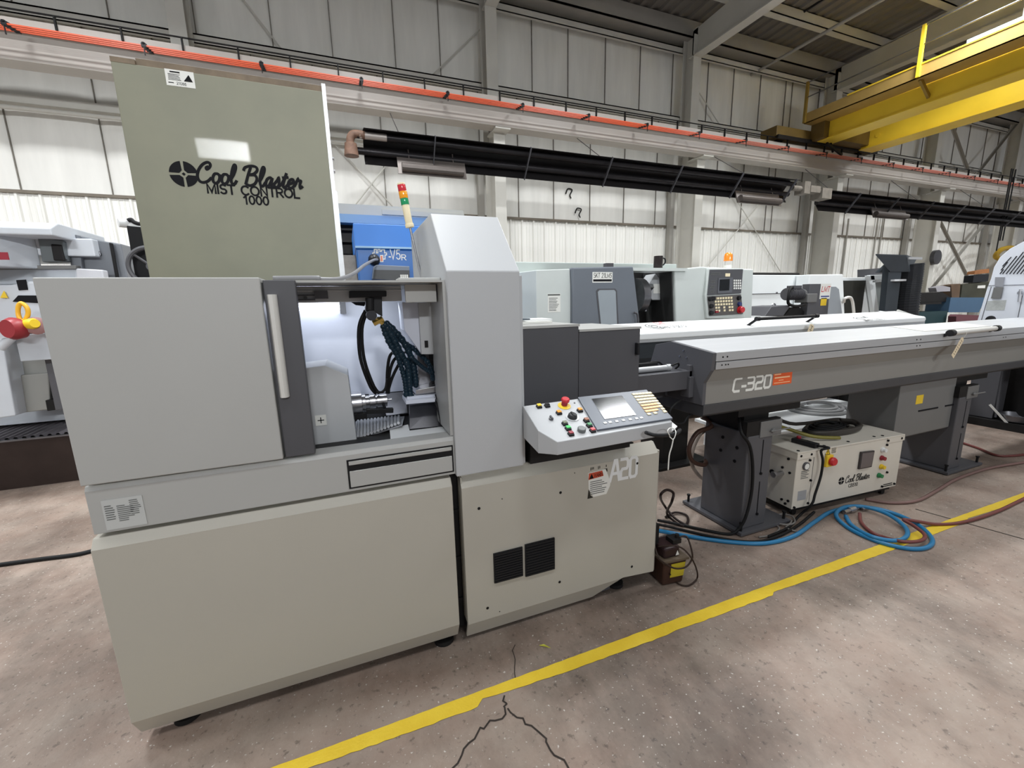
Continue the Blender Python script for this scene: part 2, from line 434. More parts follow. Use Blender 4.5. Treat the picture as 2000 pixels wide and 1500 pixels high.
VINYL = mat('white_vinyl_insulation', (236, 235, 229), .55, var=.08, vscale=1.3, stretch=(2.2, 1, .3), bump=.05, bscale=6)
def quilt(name, z0, z1, seams, y):
    mb = MB(); nz = 10
    for i in range(len(seams)-1):
        a, b = seams[i], seams[i+1]; nx = 8; g = []
        for k in range(nz+1):
            row = []
            for j in range(nx+1):
                t, s = j/nx, k/nz
                bul = .05*min(1, (b-a)/.9)*(1-(2*t-1)**4)*(.35+.65*math.sin(math.pi*s))
                row.append(mb.bm.verts.new((a+(b-a)*t, y-bul+(.012 if j in (0, nx) else 0), z0+(z1-z0)*s)))
            g.append(row)
        for k in range(nz):
            for j in range(nx):
                mb.bm.faces.new((g[k][j], g[k][j+1], g[k+1][j+1], g[k+1][j]))
    return struct(name, mb, VINYL, smooth=True)
seams = [-12]
while seams[-1] < 34:
    seams.append(seams[-1]+random.choice((1.22, .95, 1.22, 1.05, .28)))
quilt('wall_back', 3.6, 5.06, seams, 10.0)
quilt('wall_back', 5.06, 6.42, seams, 10.0)
quilt('wall_back', 6.42, 7.95, [s+.4 for s in seams], 10.0)
quilt('wall_back', 7.95, 8.6, [s+.4 for s in seams], 10.0)
for n, w in enumerate([s for s in seams if -4 < s < 28]):
    pass
SEAM = mat('dark_seam_tape', (124, 119, 111), .7, var=.2, vscale=6)
for nm, zz, ss in (('trim_1', (3.62, 6.42), seams), ('trim_2', (6.42, 8.5), [s+.4 for s in seams])):
    mb = MB()
    for s in ss: mb.box(s-.007, s+.007, 9.985, 10.03, *zz)
    struct(nm, mb, SEAM)
LINER = mat('white_steel_liner', (238, 237, 231), .45, var=.07, vscale=1.0, stretch=(3, 1, .25))
def ribs(mb, x0, x1, period, f, prof):
    """prof: (fraction of a period, offset); f(x, off, end) -> vertex"""
    x = x0; prev = None
    while x < x1:
        for fr, off in prof:
            cur = (mb.bm.verts.new(f(x+fr*period, off, 0)), mb.bm.verts.new(f(x+fr*period, off, 1)))
            if prev: mb.bm.faces.new((prev[0], cur[0], cur[1], prev[1]))
            prev = cur
        x += period
mb = MB()
ribs(mb, -12, 34, .305, lambda x, o, e: (x, 9.93-o, e*3.62), ((0, 0), (.06, .03), (.16, .03), (.22, 0), (.46, 0), (.49, .01), (.53, .01), (.56, 0), (.74, 0), (.77, .01), (.81, .01), (.84, 0)))
struct('wall_back', mb, LINER)
struct('trim_3', MB().box(-12, 34, 9.88, 10.0, 3.61, 3.66), mat('dirty_ledge', (120, 112, 100), .7, var=.2))
ROOF = mat('grey_roof_sheet', (120, 115, 109), .55, var=.06, vscale=.8)
RZ = lambda y: 8.5+.035*(10-y)
mb = MB()
ribs(mb, -12, 34, .30, lambda x, o, e: (x, 10.1-e*16, RZ(10.1-e*16)+o), ((0, 0), (.2, 0), (.3, .05), (.8, .05), (.9, 0)))
struct('ceiling', mb, ROOF)
STL = mat('grey_white_structural_paint', (206, 204, 196), .5, var=.06, vscale=1.4)
STLD = mat('soot_grey_structural_paint', (164, 161, 154), .55, var=.09, vscale=1.4)
def ibeam(mb, y, z0, z1, x0, x1, fw=.2, ft=.022, wt=.012):
    mb.box(x0, x1, y-fw/2, y+fw/2, z0, z0+ft); mb.box(x0, x1, y-fw/2, y+fw/2, z1-ft, z1); mb.box(x0, x1, y-wt/2, y+wt/2, z0+ft, z1-ft)
# girts on the wall
for z, lab in ((6.35, 'long grey wall girt just above the crane runway'), (7.98, 'long grey wall girt near the roof')):
    g = MB(); g.box(-12, 34, 9.72, 9.95, z, z+.025); g.box(-12, 34, 9.72, 9.735, z-.13, z+.025); g.box(-12, 34, 9.72, 9.8, z-.13, z-.115)
    tag(g.build('wall_girt', STL), lab, 'girt', 'horizontal wall girts')
g = MB(); g.box(-12, 3.15, 9.8, 9.98, 4.97, 5.09)
tag(g.build('wall_girt', STL), 'pale wall girt behind the left end of the tube heater', 'girt', 'horizontal wall girts')
g = MB().cyl((-12, 9.78, 4.88), (3.1, 9.78, 4.88), .035)
tag(g.build('wall_pipe', STL, smooth='auto'), 'thin pipe running below the pale girt at left', 'pipe')
g = MB(); g.box(-12, 34, 9.5, 9.98, 8.12, 8.16); g.box(-12, 34, 9.5, 9.52, 8.12, 8.5)
tag(g.build('eave_beam', STLD), 'long grey eave beam where wall meets roof', 'beam')
# roof purlins
for i, y in enumerate((8.45, 6.9, 5.35, 3.8)):
    g = MB(); g.box(-12, 34, y-.09, y+.09, RZ(y)-.24, RZ(y)-.22); g.box(-12, 34, y-.09, y-.07, RZ(y)-.24, RZ(y)-.004); g.box(-12, 34, y-.09, y+.07, RZ(y)-.02, RZ(y)-.004)
    tag(g.build('roof_purlin', STL), ('roof purlin nearest the back wall', 'second roof purlin from the back wall', 'third roof purlin from the back wall', 'fourth roof purlin from the back wall')[i], 'purlin', 'purlins under the roof sheet')
# columns: lower leg carries the runway, slimmer upper leg behind carries the rafter
places = ['far left column above the mist collector', 'column behind the white machine top', 'column left of the amber beacon', 'column below the yellow crane', 'column right of the dark chip conveyor', 'column at the right edge with cross braces']
for i in range(6):
    xr = 3.45+5.5*(i-1); xl = xr-.25
    t = thing('steel_column', 'grey steel I-section '+places[i], 'column', ((xl+xr)/2, 9.5, 0), 'steel columns along the back wall')
    g = MB(); g.box(xl, xr, 9.0, 9.022, 0, 5.13); g.box(xl, xr, 9.62, 9.64, 0, 5.13); g.box((xl+xr)/2-.008, (xl+xr)/2+.008, 9.02, 9.62, 0, 5.12)
    g.build('lower_leg', STL, t)
    g = MB(); g.box(xl-.04, xr+.04, 8.76, 9.3, 5.125, 5.158); g.build('cap_plate', STL, t)
    g = MB(); g.box(xl, xr, 9.32, 9.34, 5.13, 8.1); g.box(xl, xr, 9.68, 9.7, 5.13, 8.3); g.box((xl+xr)/2-.008, (xl+xr)/2+.008, 9.34, 9.69, 5.13, 8.3)
    g.build('upper_leg', STL, t)
    g = MB(); g.box(xl-.15, xl-.02, 9.72, 9.86, 0, 5.0); g.build('downpipe_channel', STLD, t)
    # rafter
    if i in (0, 1, 2, 3, 4):
        g = MB()
        def RB(y): return 7.64-.02*(9.3-y)
        g.hull([(xl, 9.5, 7.62), (xr, 9.5, 7.62), (xr, -4, RB(-4)), (xl, -4, RB(-4))], [(xl, 9.5, 7.645), (xr, 9.5, 7.645), (xr, -4, RB(-4)+.025), (xl, -4, RB(-4)+.025)])
        c = (xl+xr)/2
        g.hull([(c-.008, 9.5, 7.64), (c+.008, 9.5, 7.64), (c+.008, -4, RB(-4)+.02), (c-.008, -4, RB(-4)+.02)], [(c-.008, 9.5, RZ(9.5)-.25), (c+.008, 9.5, RZ(9.5)-.25), (c+.008, -4, RZ(-4)-.25), (c-.008, -4, RZ(-4)-.25)])
        r = g.build('roof_rafter', STL)
        tag(r, ['grey roof rafter over the far left column', 'grey roof rafter over the column behind the lathe', 'grey roof rafter left of the yellow crane', 'grey roof rafter above the yellow crane', 'grey roof rafter right of the yellow crane'][i], 'rafter', 'roof rafters')
# runway beam
g = MB(); ibeam(g, 8.9, 5.16, 5.68, -12, 34, .30, .028)
g.box(-12, 34, 8.73, 8.75, 5.57, 5.69)                      # channel cap
tag(g.build('crane_runway_beam', mat('white_runway_paint', (192, 186, 178), .45, var=.1, vscale=1.2, stretch=(.3, 2, 2))), 'long white crane runway beam along the back wall', 'beam')
g = MB().box(-12, 34, 8.87, 8.93, 5.68, 5.74)
tag(g.build('crane_rail', STLD), 'crane rail on top of the white runway beam', 'rail')
COND = mat('orange_conductor_cover', (226, 92, 52), .4, var=.06)
CONDF = mat('faded_conductor_cover', (190, 108, 90), .5, var=.08)
t = thing('conductor_bars', 'four orange crane conductor bars running along the runway', 'conductor bar', (6, 8.5, 5.35))
for k in range(4):
    MB().obox((-12, 8.64-.09*k, 5.48-.017*k), (9.6, 8.64-.09*k, 5.48-.017*k), .022, .018).build('conductor_bar', COND, t)
    MB().obox((9.6, 8.64-.09*k, 5.48-.017*k), (34, 8.64-.09*k, 5.48-.017*k), .022, .018).build('conductor_bar', CONDF, t)['label'] = 'faded conductor bar'
x = -5.4
while x < 30:
    g = MB(); g.obox((x, 8.73, 5.53), (x, 8.34, 5.456), .03, .02); g.obox((x, 8.36, 5.47), (x, 8.36, 5.30), .012, .012)
    for k in range(4): g.box(x-.03, x+.03, 8.622-.09*k, 8.658-.09*k, 5.462-.017*k, 5.51-.017*k)
    g.build('insulator_bracket', BLACKP, t); x += 1.5
g = MB(); x = -5.0
g.cyl((-12, 8.70, 5.78), (34, 8.70, 5.78), .012, n=6)
while x < 30: g.box(x-.01, x+.01, 8.69, 8.729, 5.6, 5.78); x += .75
g.build('guard_wire', DARK, t)
# wall cross bracing
def brace(a, b, label, r=.014, m=None):
    a, b = [V(q[0]*9.85/q[1], 9.85-(q[1]-9.6)*2.2, 1.6+(q[2]-1.6)*9.85/q[1]) for q in (a, b)]
    tag(MB().cyl(a, b, r, n=8).build('brace_rod', m or STL), label, 'brace', 'bracing on the back wall')
brace((.1, 9.6, 4.75), (1.75, 9.6, 3.0), 'thin brace rod sloping down right beside the mist collector')
brace((1.4, 9.62, 4.9), (-.1, 9.62, 3.1), 'thin brace rod sloping down left beside the mist collector')
brace((1.9, 9.6, 6.1), (3.25, 9.6, 7.4), 'thin brace rod rising to the column above the lathe')
brace((-1.9, 9.6, 7.9), (-.6, 9.6, 6.2), 'thin brace rod at upper left above the orange bars')
brace((8.95, 9.6, 7.2), (10.2, 9.6, 6.1), 'thin brace rod left of the yellow crane')
brace((12.9, 9.6, 2.4), (10.2, 9.6, 5.0), 'thin brace rod falling right behind the amber beacon')
brace((9.3, 9.62, 2.0), (12.4, 9.62, 5.0), 'thin brace rod rising right behind the amber beacon')
def ang(a, b, label):
    g = MB(); g.obox(a, b, .1, .012); g.obox(Vector(a)+Vector((0, .04, .0)), Vector(b)+Vector((0, .04, 0)), .012, .1)
    tag(g.build('brace_angle', STLD), label, 'brace', 'bracing on the back wall')
ang((19.95, 9.4, 4.9), (25.0, 9.4, .9), 'heavy angle brace falling right between the two right columns')
ang((19.9, 9.55, .6), (24.9, 9.55, 4.9), 'heavy angle brace rising right between the two right columns')
ang((19.95, 9.4, 8.0), (22.4, 9.4, 5.8), 'upper angle brace falling right under the crane')
ang((24.9, 9.4, 8.0), (22.5, 9.4, 5.8), 'upper angle brace falling left at the right edge')
# ------------------------------------------------------------------ the sliding-head lathe in front
FY = 1.69
M = thing('turning_machine', 'large light grey sliding-head lathe in front with A20 on its lower right panel', 'lathe', (.3, 2.2, 0))
g = MB(); g.box(-.80, .36, 1.80, 2.75, .09, 1.02); g.box(.36, 1.40, 1.80, 2.75, .09, .84)
g.build('machine_base', DARK, M)
g = MB().prism([(1.69, .135), (1.69, .825), (1.715, .857), (1.80, .857), (1.80, .045), (1.735, .045)], 'x', -.865, .362)
p = g.build('front_panel', PAINTW, M, bevel=.004)
g = MB().prism([(1.708, .872), (1.708, 1.026), (1.716, 1.042), (1.80, 1.042), (1.80, .872)], 'x', -.855, .384)
band = g.build('base_band', PAINT, M, bevel=.003)
# dark strip painted in as the shadow between band and front panel
MB().box(-.85, .37, 1.76, 1.80, .85, .88).build('gap_shade_strip', DARK, M)
g = MB(); g.box(.362, .41, 1.775, 1.80, .05, .88)
for z in (.2, .42, .66): g.box(.362, .41, 1.765, 1.78, z, z+.012)
g.build('gap_frame', DARK, M)
# drawer in the band
g = MB().box(-.053, .377, 1.7055, 1.75, .884, 1.006); g.build('drawer_recess', BLACK, M)
g = MB(); g.prism([(1.7035, .890), (1.7035, .958), (1.725, .966), (1.725, .976), (1.703, .984), (1.703, 1.0), (1.74, 1.0), (1.74, .890)], 'x', -.046, .371)
g.build('drawer', PAINT, M, bevel=.002)
# rating plate on band
pl = panel(MB(), (-.818, 1.7075, .882), .11, .106, t=.002).build('rating_plate', mat('plate_silver', (188, 190, 188), .45), M)
random.seed(4)
g = MB(); lines(g, (-.812, 1.7055, .915), .026, .056, 7, t=.4); lines(g, (-.78, 1.7055, .906), .05, .06, 9, t=.42, ragged=.6); lines(g, (-.745, 1.7055, .925), .032, .055, 8, t=.4)
g.build('print', GREYINK, pl)
# left cover and sliding door
g = MB().box(-.852, -.268, 1.69, 2.35, 1.052, 1.71); g.build('left_cover', PAINT, M, bevel=.004)
g = MB().box(-.262, -.160, 1.703, 1.74, 1.052, 1.702)
door = g.build('sliding_door', DGREY2, M, bevel=.003)
g = MB().prism([(-.252, 1.702), (-.252, 1.69), (-.246, 1.676), (-.234, 1.672), (-.226, 1.678), (-.222, 1.69), (-.222, 1.702)], 'z', 1.286, 1.652)
g.build('door_handle', ALUW, door, smooth='auto')
# roof, top rail, right jamb
g = MB(); g.box(-.30, .384, 1.725, 2.52, 1.694, 1.702)
g.build('roof_plate', PAINT, M)
g = MB(); g.box(.21, .384, 1.80, 1.90, 1.702, 1.716); g.build('roof_duct', PAINT, M, bevel=.003)
g = MB(); g.box(-.852, .384, 2.52, 3.15, .3, 1.715); g.build('rear_housing', PAINT, M, bevel=.004)
# column cover
g = MB().prism([(1.69, .864), (1.69, 1.735), (1.945, 2.0), (2.55, 2.0), (2.55, .864)], 'x', .384, .700)
g.prism([(1.702, .868), (1.702, 1.72), (2.4, 1.72), (2.4, .868)], 'x', .700, .716)
g.build('column_cover', PAINTB, M, bevel=.004)
# work area lining
IW = mat('work_area_white', (206, 210, 222), .35, var=.04, vscale=5)
IG = mat('work_area_grey', (186, 188, 190), .4, var=.05, vscale=5)
g = MB(); g.box(-.45, .60, 2.44, 2.46, 1.10, 1.70); g.box(-.45, .60, 2.36, 2.46, 1.085, 1.115)
g.build('work_area_back', IW, M)
g = MB(); g.box(-.46, -.44, 1.75, 2.46, .9, 1.70); g.build('work_area_side', IG, M)
g = MB(); g.box(.46, .48, 2.0, 2.46, 1.0, 1.70); g.build('work_area_side', IW, M)
g = MB(); g.box(.372, .384, 1.72, 2.0, 1.045, 1.694); g.build('jamb', PAINT, M)
g = MB().hull([(-.44, 1.80, .93), (.46, 1.80, .93), (.46, 2.44, 1.04), (-.44, 2.44, 1.04)], [(-.44, 1.80, .94), (.46, 1.80, .94), (.46, 2.44, 1.05), (-.44, 2.44, 1.05)])
g.hull([(-.44, 2.25, 1.02), (.46, 2.25, 1.02), (.46, 2.42, 1.115), (-.44, 2.42, 1.115)], [(-.44, 2.25, 1.03), (.46, 2.25, 1.03), (.46, 2.42, 1.125), (-.44, 2.42, 1.125)])
g.build('chip_floor', DARK, M)
# overhead rail inside
g = MB(); g.box(-.40, .235, 1.94, 2.02, 1.625, 1.690); g.box(-.40, .235, 1.935, 1.945, 1.668, 1.676)
rl = g.build('overhead_rail', IG, M, bevel=.003)
g = MB(); g.box(-.115, -.065, 1.92, 1.94, 1.640, 1.672); g.box(-.22, -.115, 1.93, 1.94, 1.652, 1.658); g.box(-.22, -.115, 1.93, 1.94, 1.634, 1.640)
for x in (-.19, -.15): g.cyl((x, 1.94, 1.645), (x, 1.925, 1.645), .006, n=8)
g.build('guide_block', DGREY, rl)
g = MB(); g.box(.235, .365, 1.815, 1.83, 1.616, 1.690); g.box(.35, .365, 1.83, 1.95, 1.616, 1.690); g.build('header_box', PAINT, M, bevel=.002)
# light strip
g = MB().box(-.40, -.03, 2.405, 2.435, 1.592, 1.632)
lt = g.build('work_light', mat('lit_tube', (235, 240, 255), .4, emit=5.0), M); lt['label'] = 'lit white tube'
g = MB(); g.box(-.03, .0, 2.38, 2.43, 1.57, 1.64); g.build('lamp_end', DGREY, lt)
l = lamp('work_area_fill', (-.02, 2.2, 1.615), .5, .06, 1.1, (.86, .92, 1), (.02, 2.46, 1.15), math.radians(180))  # added fill lamp in front of the tube, evens out the back wall
# headstock cover
hp = [(-.30, .99), (-.30, 1.350), (-.245, 1.352), (-.105, 1.362), (-.018, 1.313), (-.008, 1.02), (-.008, .99)]
g = MB().prism(hp, 'y', 1.93, 2.16)
hs = g.build('headstock_cover', IG, M, bevel=.004)
g = MB(); p = aty(617, 832, 1.929); panel(g, (p.x, 1.929, p.z), .044, .046, t=.001)
st = g.build('plus_sticker', SIGNW, hs)
g = MB(); c = V(p.x+.022, 1.9275, p.z+.023); g.box(c.x-.013, c.x+.013, 1.9272, 1.928, c.z-.0018, c.z+.0018); g.box(c.x-.0018, c.x+.0018, 1.9272, 1.928, c.z-.013, c.z+.013)
g.build('plus_mark', INK, st)
g = MB(); g.box(-.30, .0, 1.915, 2.0, .945, .992); g.cyl((-.02, 1.916, .962), (-.02, 1.912, .962), .006, n=10); g.build('slide_base', IG, M, bevel=.002)
# spindle
c = aty(700, 786, 2.1)
g = MB().lathe([(-.05, .052), (.035, .052), (.038, .04), (.052, .04), (.054, .030), (.07, .030), (.072, .036), (.098, .036), (.10, .028), (.105, .028), (.106, .033), (.152, .033), (.155, .012), (.156, .006), (.176, .006)], (c.x-.02, 2.1, c.z), (1, 0, 0), 28)
g.build('spindle', STEEL, M, smooth='auto')
g = MB(); a, b = aty(716, 803, 2.04), aty(768, 801, 2.04); g.obox(a, b, .03, .022); a, b = aty(690, 812, 2.1), aty(716, 809, 2.1); g.obox(a, b, .05, .03)
a, b = aty(752, 797, 2.04), aty(748, 788, 2.06); g.obox(a, b, .012, .01); g.build('coolant_bar', BLACK, M, bevel=.003)
# way cover ridges
g = MB()
for k in range(13):
    a = aty(699+k*6.6, 855-k*2.4, 1.96); b = aty(699.5+k*6.6, 822-k*.8, 2.17)
    g.tube([a, b], .0072, n=8, smooth=False)
a0, a1, b0, b1 = aty(693, 858, 1.965), aty(786, 828, 1.965), aty(695, 822, 2.18), aty(790, 812, 2.18)
q = [a0, a1, b1, b0]; g.hull([v+V(0, .012, -.012) for v in q], [v+V(0, .006, -.004) for v in q])
g.build('way_cover', mat('way_cover_grey', (190, 192, 196), .35, .3), M, smooth='auto')
a, b, c2, d = aty(742, 770, 2.25), aty(790, 766, 2.25), aty(796, 806, 2.12), aty(755, 812, 2.12)
g = MB().hull([a, b, c2, d], [v+V(0, .012, .0) for v in (a, b, c2, d)]); g.build('chute_plate', STEELD, M)
# white tray plate
zt = 1.032
P = [atz(761, 838, zt), atz(797, 829, zt), atz(800, 841, zt), atz(864, 833, zt), atz(880, 853, zt), atz(764, 868, zt)]
g = MB().hull([v+V(0, 0, -.012) for v in P], P); g.build('tray_plate', WHITE, M)
# right-hand slide block, guide blocks
y = 2.0
g = MB(); a, b = aty(783, 588, 2.05), aty(819, 640, 2.05)
lo = [aty(785, 590, 2.02), aty(817, 591, 2.02), aty(822, 690, 2.02), aty(790, 645, 2.02)]
g.hull(lo, [v+V(0, .16, 0) for v in lo]); g.build('slide_cover', IW, M, bevel=.002)
lo = [aty(817, 591, 2.0), aty(849, 590, 2.0), aty(852, 692, 2.0), aty(823, 692, 2.0)]
g = MB().hull(lo, [v+V(0, .18, 0) for v in lo]); sc = g.build('slide_cover', IG, M, bevel=.002)
a = aty(833, 672, 1.995); MB().box(a.x-.008, a.x+.008, 1.994, 2.0, a.z-.016, a.z+.016).build('slot', BLACK, sc)
g = MB()
for (x0, y0, x1, y1, ya, yb) in ((795, 775, 856, 784, 2.0, 2.15), (793, 783, 850, 790, 1.96, 2.1)):
    lo = [aty(x0, y0, ya), aty(x1, y0-5, ya), aty(x1, y1-5, ya), aty(x0, y1, ya)]; g.hull(lo, [v+V(0, yb-ya, 0) for v in lo])
g.build('guide_plate', IW, M, bevel=.002)
lo = [aty(800, 772, 2.04), aty(845, 765, 2.04), aty(845, 778, 2.04), aty(800, 782, 2.04)]
g = MB().hull(lo, [v+V(0, .12, 0) for v in lo]); g.build('guide_pad', DARK, M)
lo = [aty(812, 762, 2.02), aty(862, 752, 2.02), aty(864, 765, 2.02), aty(812, 771, 2.02)]
g = MB().hull(lo, [v+V(0, .1, 0) for v in lo]); g.build('tool_holder', STEEL, M, bevel=.002)
lo = [aty(815, 690, 2.12), aty(850, 692, 2.12), aty(852, 770, 2.12), aty(818, 760, 2.12)]
g = MB().hull(lo, [v+V(0, .1, 0) for v in lo]); g.build('tool_block', STEELD, M, bevel=.002)
lo = [aty(840, 693, 2.08), aty(860, 691, 2.08), aty(866, 758, 2.08), aty(846, 762, 2.08)]
g = MB().hull(lo, [v+V(0, .03, 0) for v in lo]); g.build('dark_slide', DARK, M)
lo = [aty(800, 792, 2.06), aty(858, 785, 2.06), aty(862, 832, 1.96), aty(800, 838, 1.96)]
g = MB().hull(lo, [v+V(0, .02, 0) for v in lo]); g.build('chip_chute', STEELD, M)
# coolant manifold with valves and hoses
g = MB()
lo = [aty(682, 568, 1.89), aty(755, 568, 1.89), aty(755, 579, 1.89), aty(682, 582, 1.89)]; g.hull(lo, [v+V(0, .05, 0) for v in lo])
lo = [aty(722, 578, 1.90), aty(746, 578, 1.90), aty(747, 618, 1.90), aty(722, 604, 1.90)]; g.hull(lo, [v+V(0, .06, 0) for v in lo])
lo = [aty(683, 588, 2.1), aty(715, 588, 2.1), aty(712, 598, 2.1), aty(695, 596, 2.1)]; g.hull(lo, [v+V(0, .04, 0) for v in lo])
g.cyl(aty(722, 582, 1.90), aty(722, 606, 1.90), .018); g.build('coolant_manifold', BLACKP, M, bevel=.002)
g = MB(); cc = aty(725, 616, 1.92); g.lathe([(0, .018), (.0, .022), (.03, .022), (.034, .016), (.05, .016)], cc-V(0, .03, 0), (0, 1, 0)); g.ball(cc+V(-.004, .02, .028), .02)
g.build('swivel_joint', mat('worn_black_fitting', (60, 60, 64), .3, .4), M, smooth='auto')
g = MB(); g.cyl(aty(729, 632, 1.97), aty(748, 622, 1.97), .014, n=6); g.cyl(aty(735, 622, 1.97), aty(752, 634, 1.97), .012, n=6); g.cyl(aty(746, 634, 1.97), aty(754, 638, 1.97), .009, n=6)
g.build('brass_fitting', BRASS, M)
LOC = mat('blue_black_link_hose', (30, 48, 60), .25, var=.3, vscale=30)
def link_hose(pix, r):
    g = MB(); P = catmull([aty(*q) for q in pix], 14); last = None
    for i, q in enumerate(P):
        if last is None or (q-last).length > r*.95: g.ball(q, r*(1.12 if i % 2 else .92), n=8); last = q
    g.build('link_hose', LOC, M, smooth=True)
link_hose([(752, 634, 1.97), (768, 660, 1.98), (782, 690, 2.0), (796, 715, 2.02), (800, 760, 2.02), (803, 778, 2.02)], .0165)
link_hose([(756, 632, 2.0), (778, 655, 2.01), (795, 680, 2.03), (806, 710, 2.04), (812, 752, 2.05)], .016)
link_hose([(748, 638, 1.97), (760, 668, 1.98), (776, 695, 2.0), (790, 740, 2.02), (794, 775, 2.02)], .014)
link_hose([(795, 672, 2.05), (818, 690, 2.06), (838, 712, 2.06), (846, 740, 2.06)], .013)
link_hose([(806, 700, 2.0), (824, 716, 2.02), (840, 728, 2.03)], .009)
def hose(name, pts, r, m, parent=None, n=8, k=6):
    return MB().tube(pts, r, n=n, k=k).build(name, m, parent, smooth=True)
for k, pix in enumerate(([(714, 606, 2.02), (701, 640, 2.02), (704, 700, 2.03), (722, 752, 2.06), (733, 768, 2.08)], [(718, 606, 2.03), (707, 642, 2.03), (711, 700, 2.04), (728, 750, 2.06), (740, 768, 2.08)],
        [(790, 690, 2.03), (765, 690, 2.06), (757, 720, 2.08), (756, 768, 2.1)], [(792, 698, 2.03), (772, 700, 2.06), (761, 728, 2.08), (759, 768, 2.1)], [(800, 702, 2.03), (782, 708, 2.06), (766, 738, 2.08), (757, 768, 2.1)])):
    hose('coolant_hose', [aty(*q) for q in pix], .0075, BLACK, M)
hose('coolant_hose', [aty(*q) for q in ((734, 764, 2.06), (745, 766, 2.06), (753, 758, 2.06), (756, 740, 2.06))], .006, BLACK, M)
for pix in ([(852, 770, 2.0), (862, 800, 1.96), (870, 850, 1.92)], [(846, 778, 2.0), (858, 805, 1.95), (868, 856, 1.9)], [(858, 765, 2.0), (868, 805, 1.95), (872, 848, 1.9)]):
    hose('cable', [aty(*q) for q in pix], .008, BLACKP, M)
# access panel A20
g = MB()
def hexa(o, i): g.hull(o, i)
fr = [(.402, .118), (.402, .805), (1.478, .805), (1.478, .102), (1.275, .120), (1.25, .118)]
g.prism(fr, 'y', 1.69, 1.705)
g.prism([(1.69, .805), (1.735, .855), (1.75, .855), (1.705, .805)], 'x', .402, 1.478)
g.hull([(.402, 1.69, .118), (1.272, 1.69, .120), (1.105, 1.728, .026), (.402, 1.728, .026)], [(.402, 1.705, .118), (1.272, 1.705, .120), (1.105, 1.743, .026), (.402, 1.743, .026)])
g.prism([(1.478, 1.69), (1.492, 1.70), (1.492, 1.76), (1.478, 1.76)], 'z', .104, .815)
g.box(.402, .408, 1.705, 1.76, .12, .85)
ap = g.build('access_panel', PAINTW, M)
def vent(x0, x1, z0, z1):
    g = MB(); g.box(x0, x1, 1.682, 1.69, z0, z1); n = 12
    for i in range(n):
        z = z0+(z1-z0)*(i+.5)/n; g.box(x0+.004, x1-.004, 1.677, 1.684, z-.0035, z+.0035)
    return g.build('vent_grille', BLACKP, ap)
vent(.537, .684, .303, .456); vent(.697, .856, .292, .463)
for x, z in ((.478, .696), (.892, .692), (1.342, .768), (.50, .178), (.886, .206), (1.33, .172), (.59, .72), (.97, .78), (.56, .14)):
    r = .007 if (x, z) not in ((.59, .72), (.97, .78), (.56, .14)) else .0025
    MB().cyl((x, 1.6895, z), (x, 1.6885, z), r, n=12).build('screw_hole', BLACK, ap)
g = MB(); square_text(g, 'A20', (1.176, FY, .700), .105, .172, .017, slant=.05)
g.build('lettering', WHITE, ap)
# torn warning sticker
g = MB(); P = [(1.046, .766), (1.148, .770), (1.165, .73), (1.178, .69), (1.176, .674), (1.155, .634), (1.078, .632), (1.05, .68)]
g.hull([(x, FY, z) for x, z in P], [(x, FY-.0015, z) for x, z in P]); ws = g.build('warning_sticker', SIGNW, ap)
g = MB(); P = [(1.048, .729), (1.05, .763), (1.128, .766), (1.136, .736)]; g.poly([(x, FY-.0022, z) for x, z in P]); g.build('warning_header', mat('faded_red_print', (200, 78, 48), .5), ws)
random.seed(9)
g = MB(); lines(g, (1.058, FY-.0016, .645), .10, .076, 7, t=.35); g.build('print', GREYINK, ws)
g = MB(); g.poly([(1.052, FY-.0028, .733), (1.066, FY-.0028, .76), (1.078, FY-.0028, .733)]); g.build('warning_triangle', INK, ws)
text('warning_word', 'WARN', (1.080, FY-.0022, .737), .022, INK, ws, w=.048)
g = MB(); P = [(1.044, .628), (1.05, .678), (1.056, .668), (1.062, .644), (1.078, .629)]; g.poly([(x, FY-.0006, z) for x, z in P]); P = [(1.14, .772), (1.158, .772), (1.16, .756), (1.148, .75)]; g.poly([(x, FY-.0006, z) for x, z in P])
for x in (1.06, 1.068, 1.075, 1.104, 1.112, 1.15): g.box(x, x+.004, FY-.0006, FY, .776+random.random()*.006, .792)
g.build('glue_residue', mat('glue_dirt', (52, 50, 44), .8), ap)
# skid and feet under the right panel
g = MB(); g.box(.42, 1.10, 1.75, 1.80, .012, .10); g.box(1.08, 1.24, 1.76, 1.84, .012, .14); g.box(1.28, 1.42, 1.85, 1.95, .0, .20); g.box(-.7, .42, 1.95, 2.0, .02, .10)
g.build('skid', DGREY2, M)
for x, yy in ((.30, 1.78), (.06, 1.86), (-.74, 1.80), (1.30, 1.80), (-.74, 2.6), (1.3, 2.6)):
    g = MB().lathe([(0, .048), (.018, .046), (.022, .02), (.10, .02)], (x, yy, 0), (0, 0, 1), 20); g.build('levelling_foot', DARK, M, smooth='auto')
g = MB(); g.cyl((1.13, 1.75, .09), (1.13, 1.80, .09), .034); g.cyl((1.15, 1.742, .06), (1.15, 1.78, .06), .02); g.build('drain_port', BLACK, M)
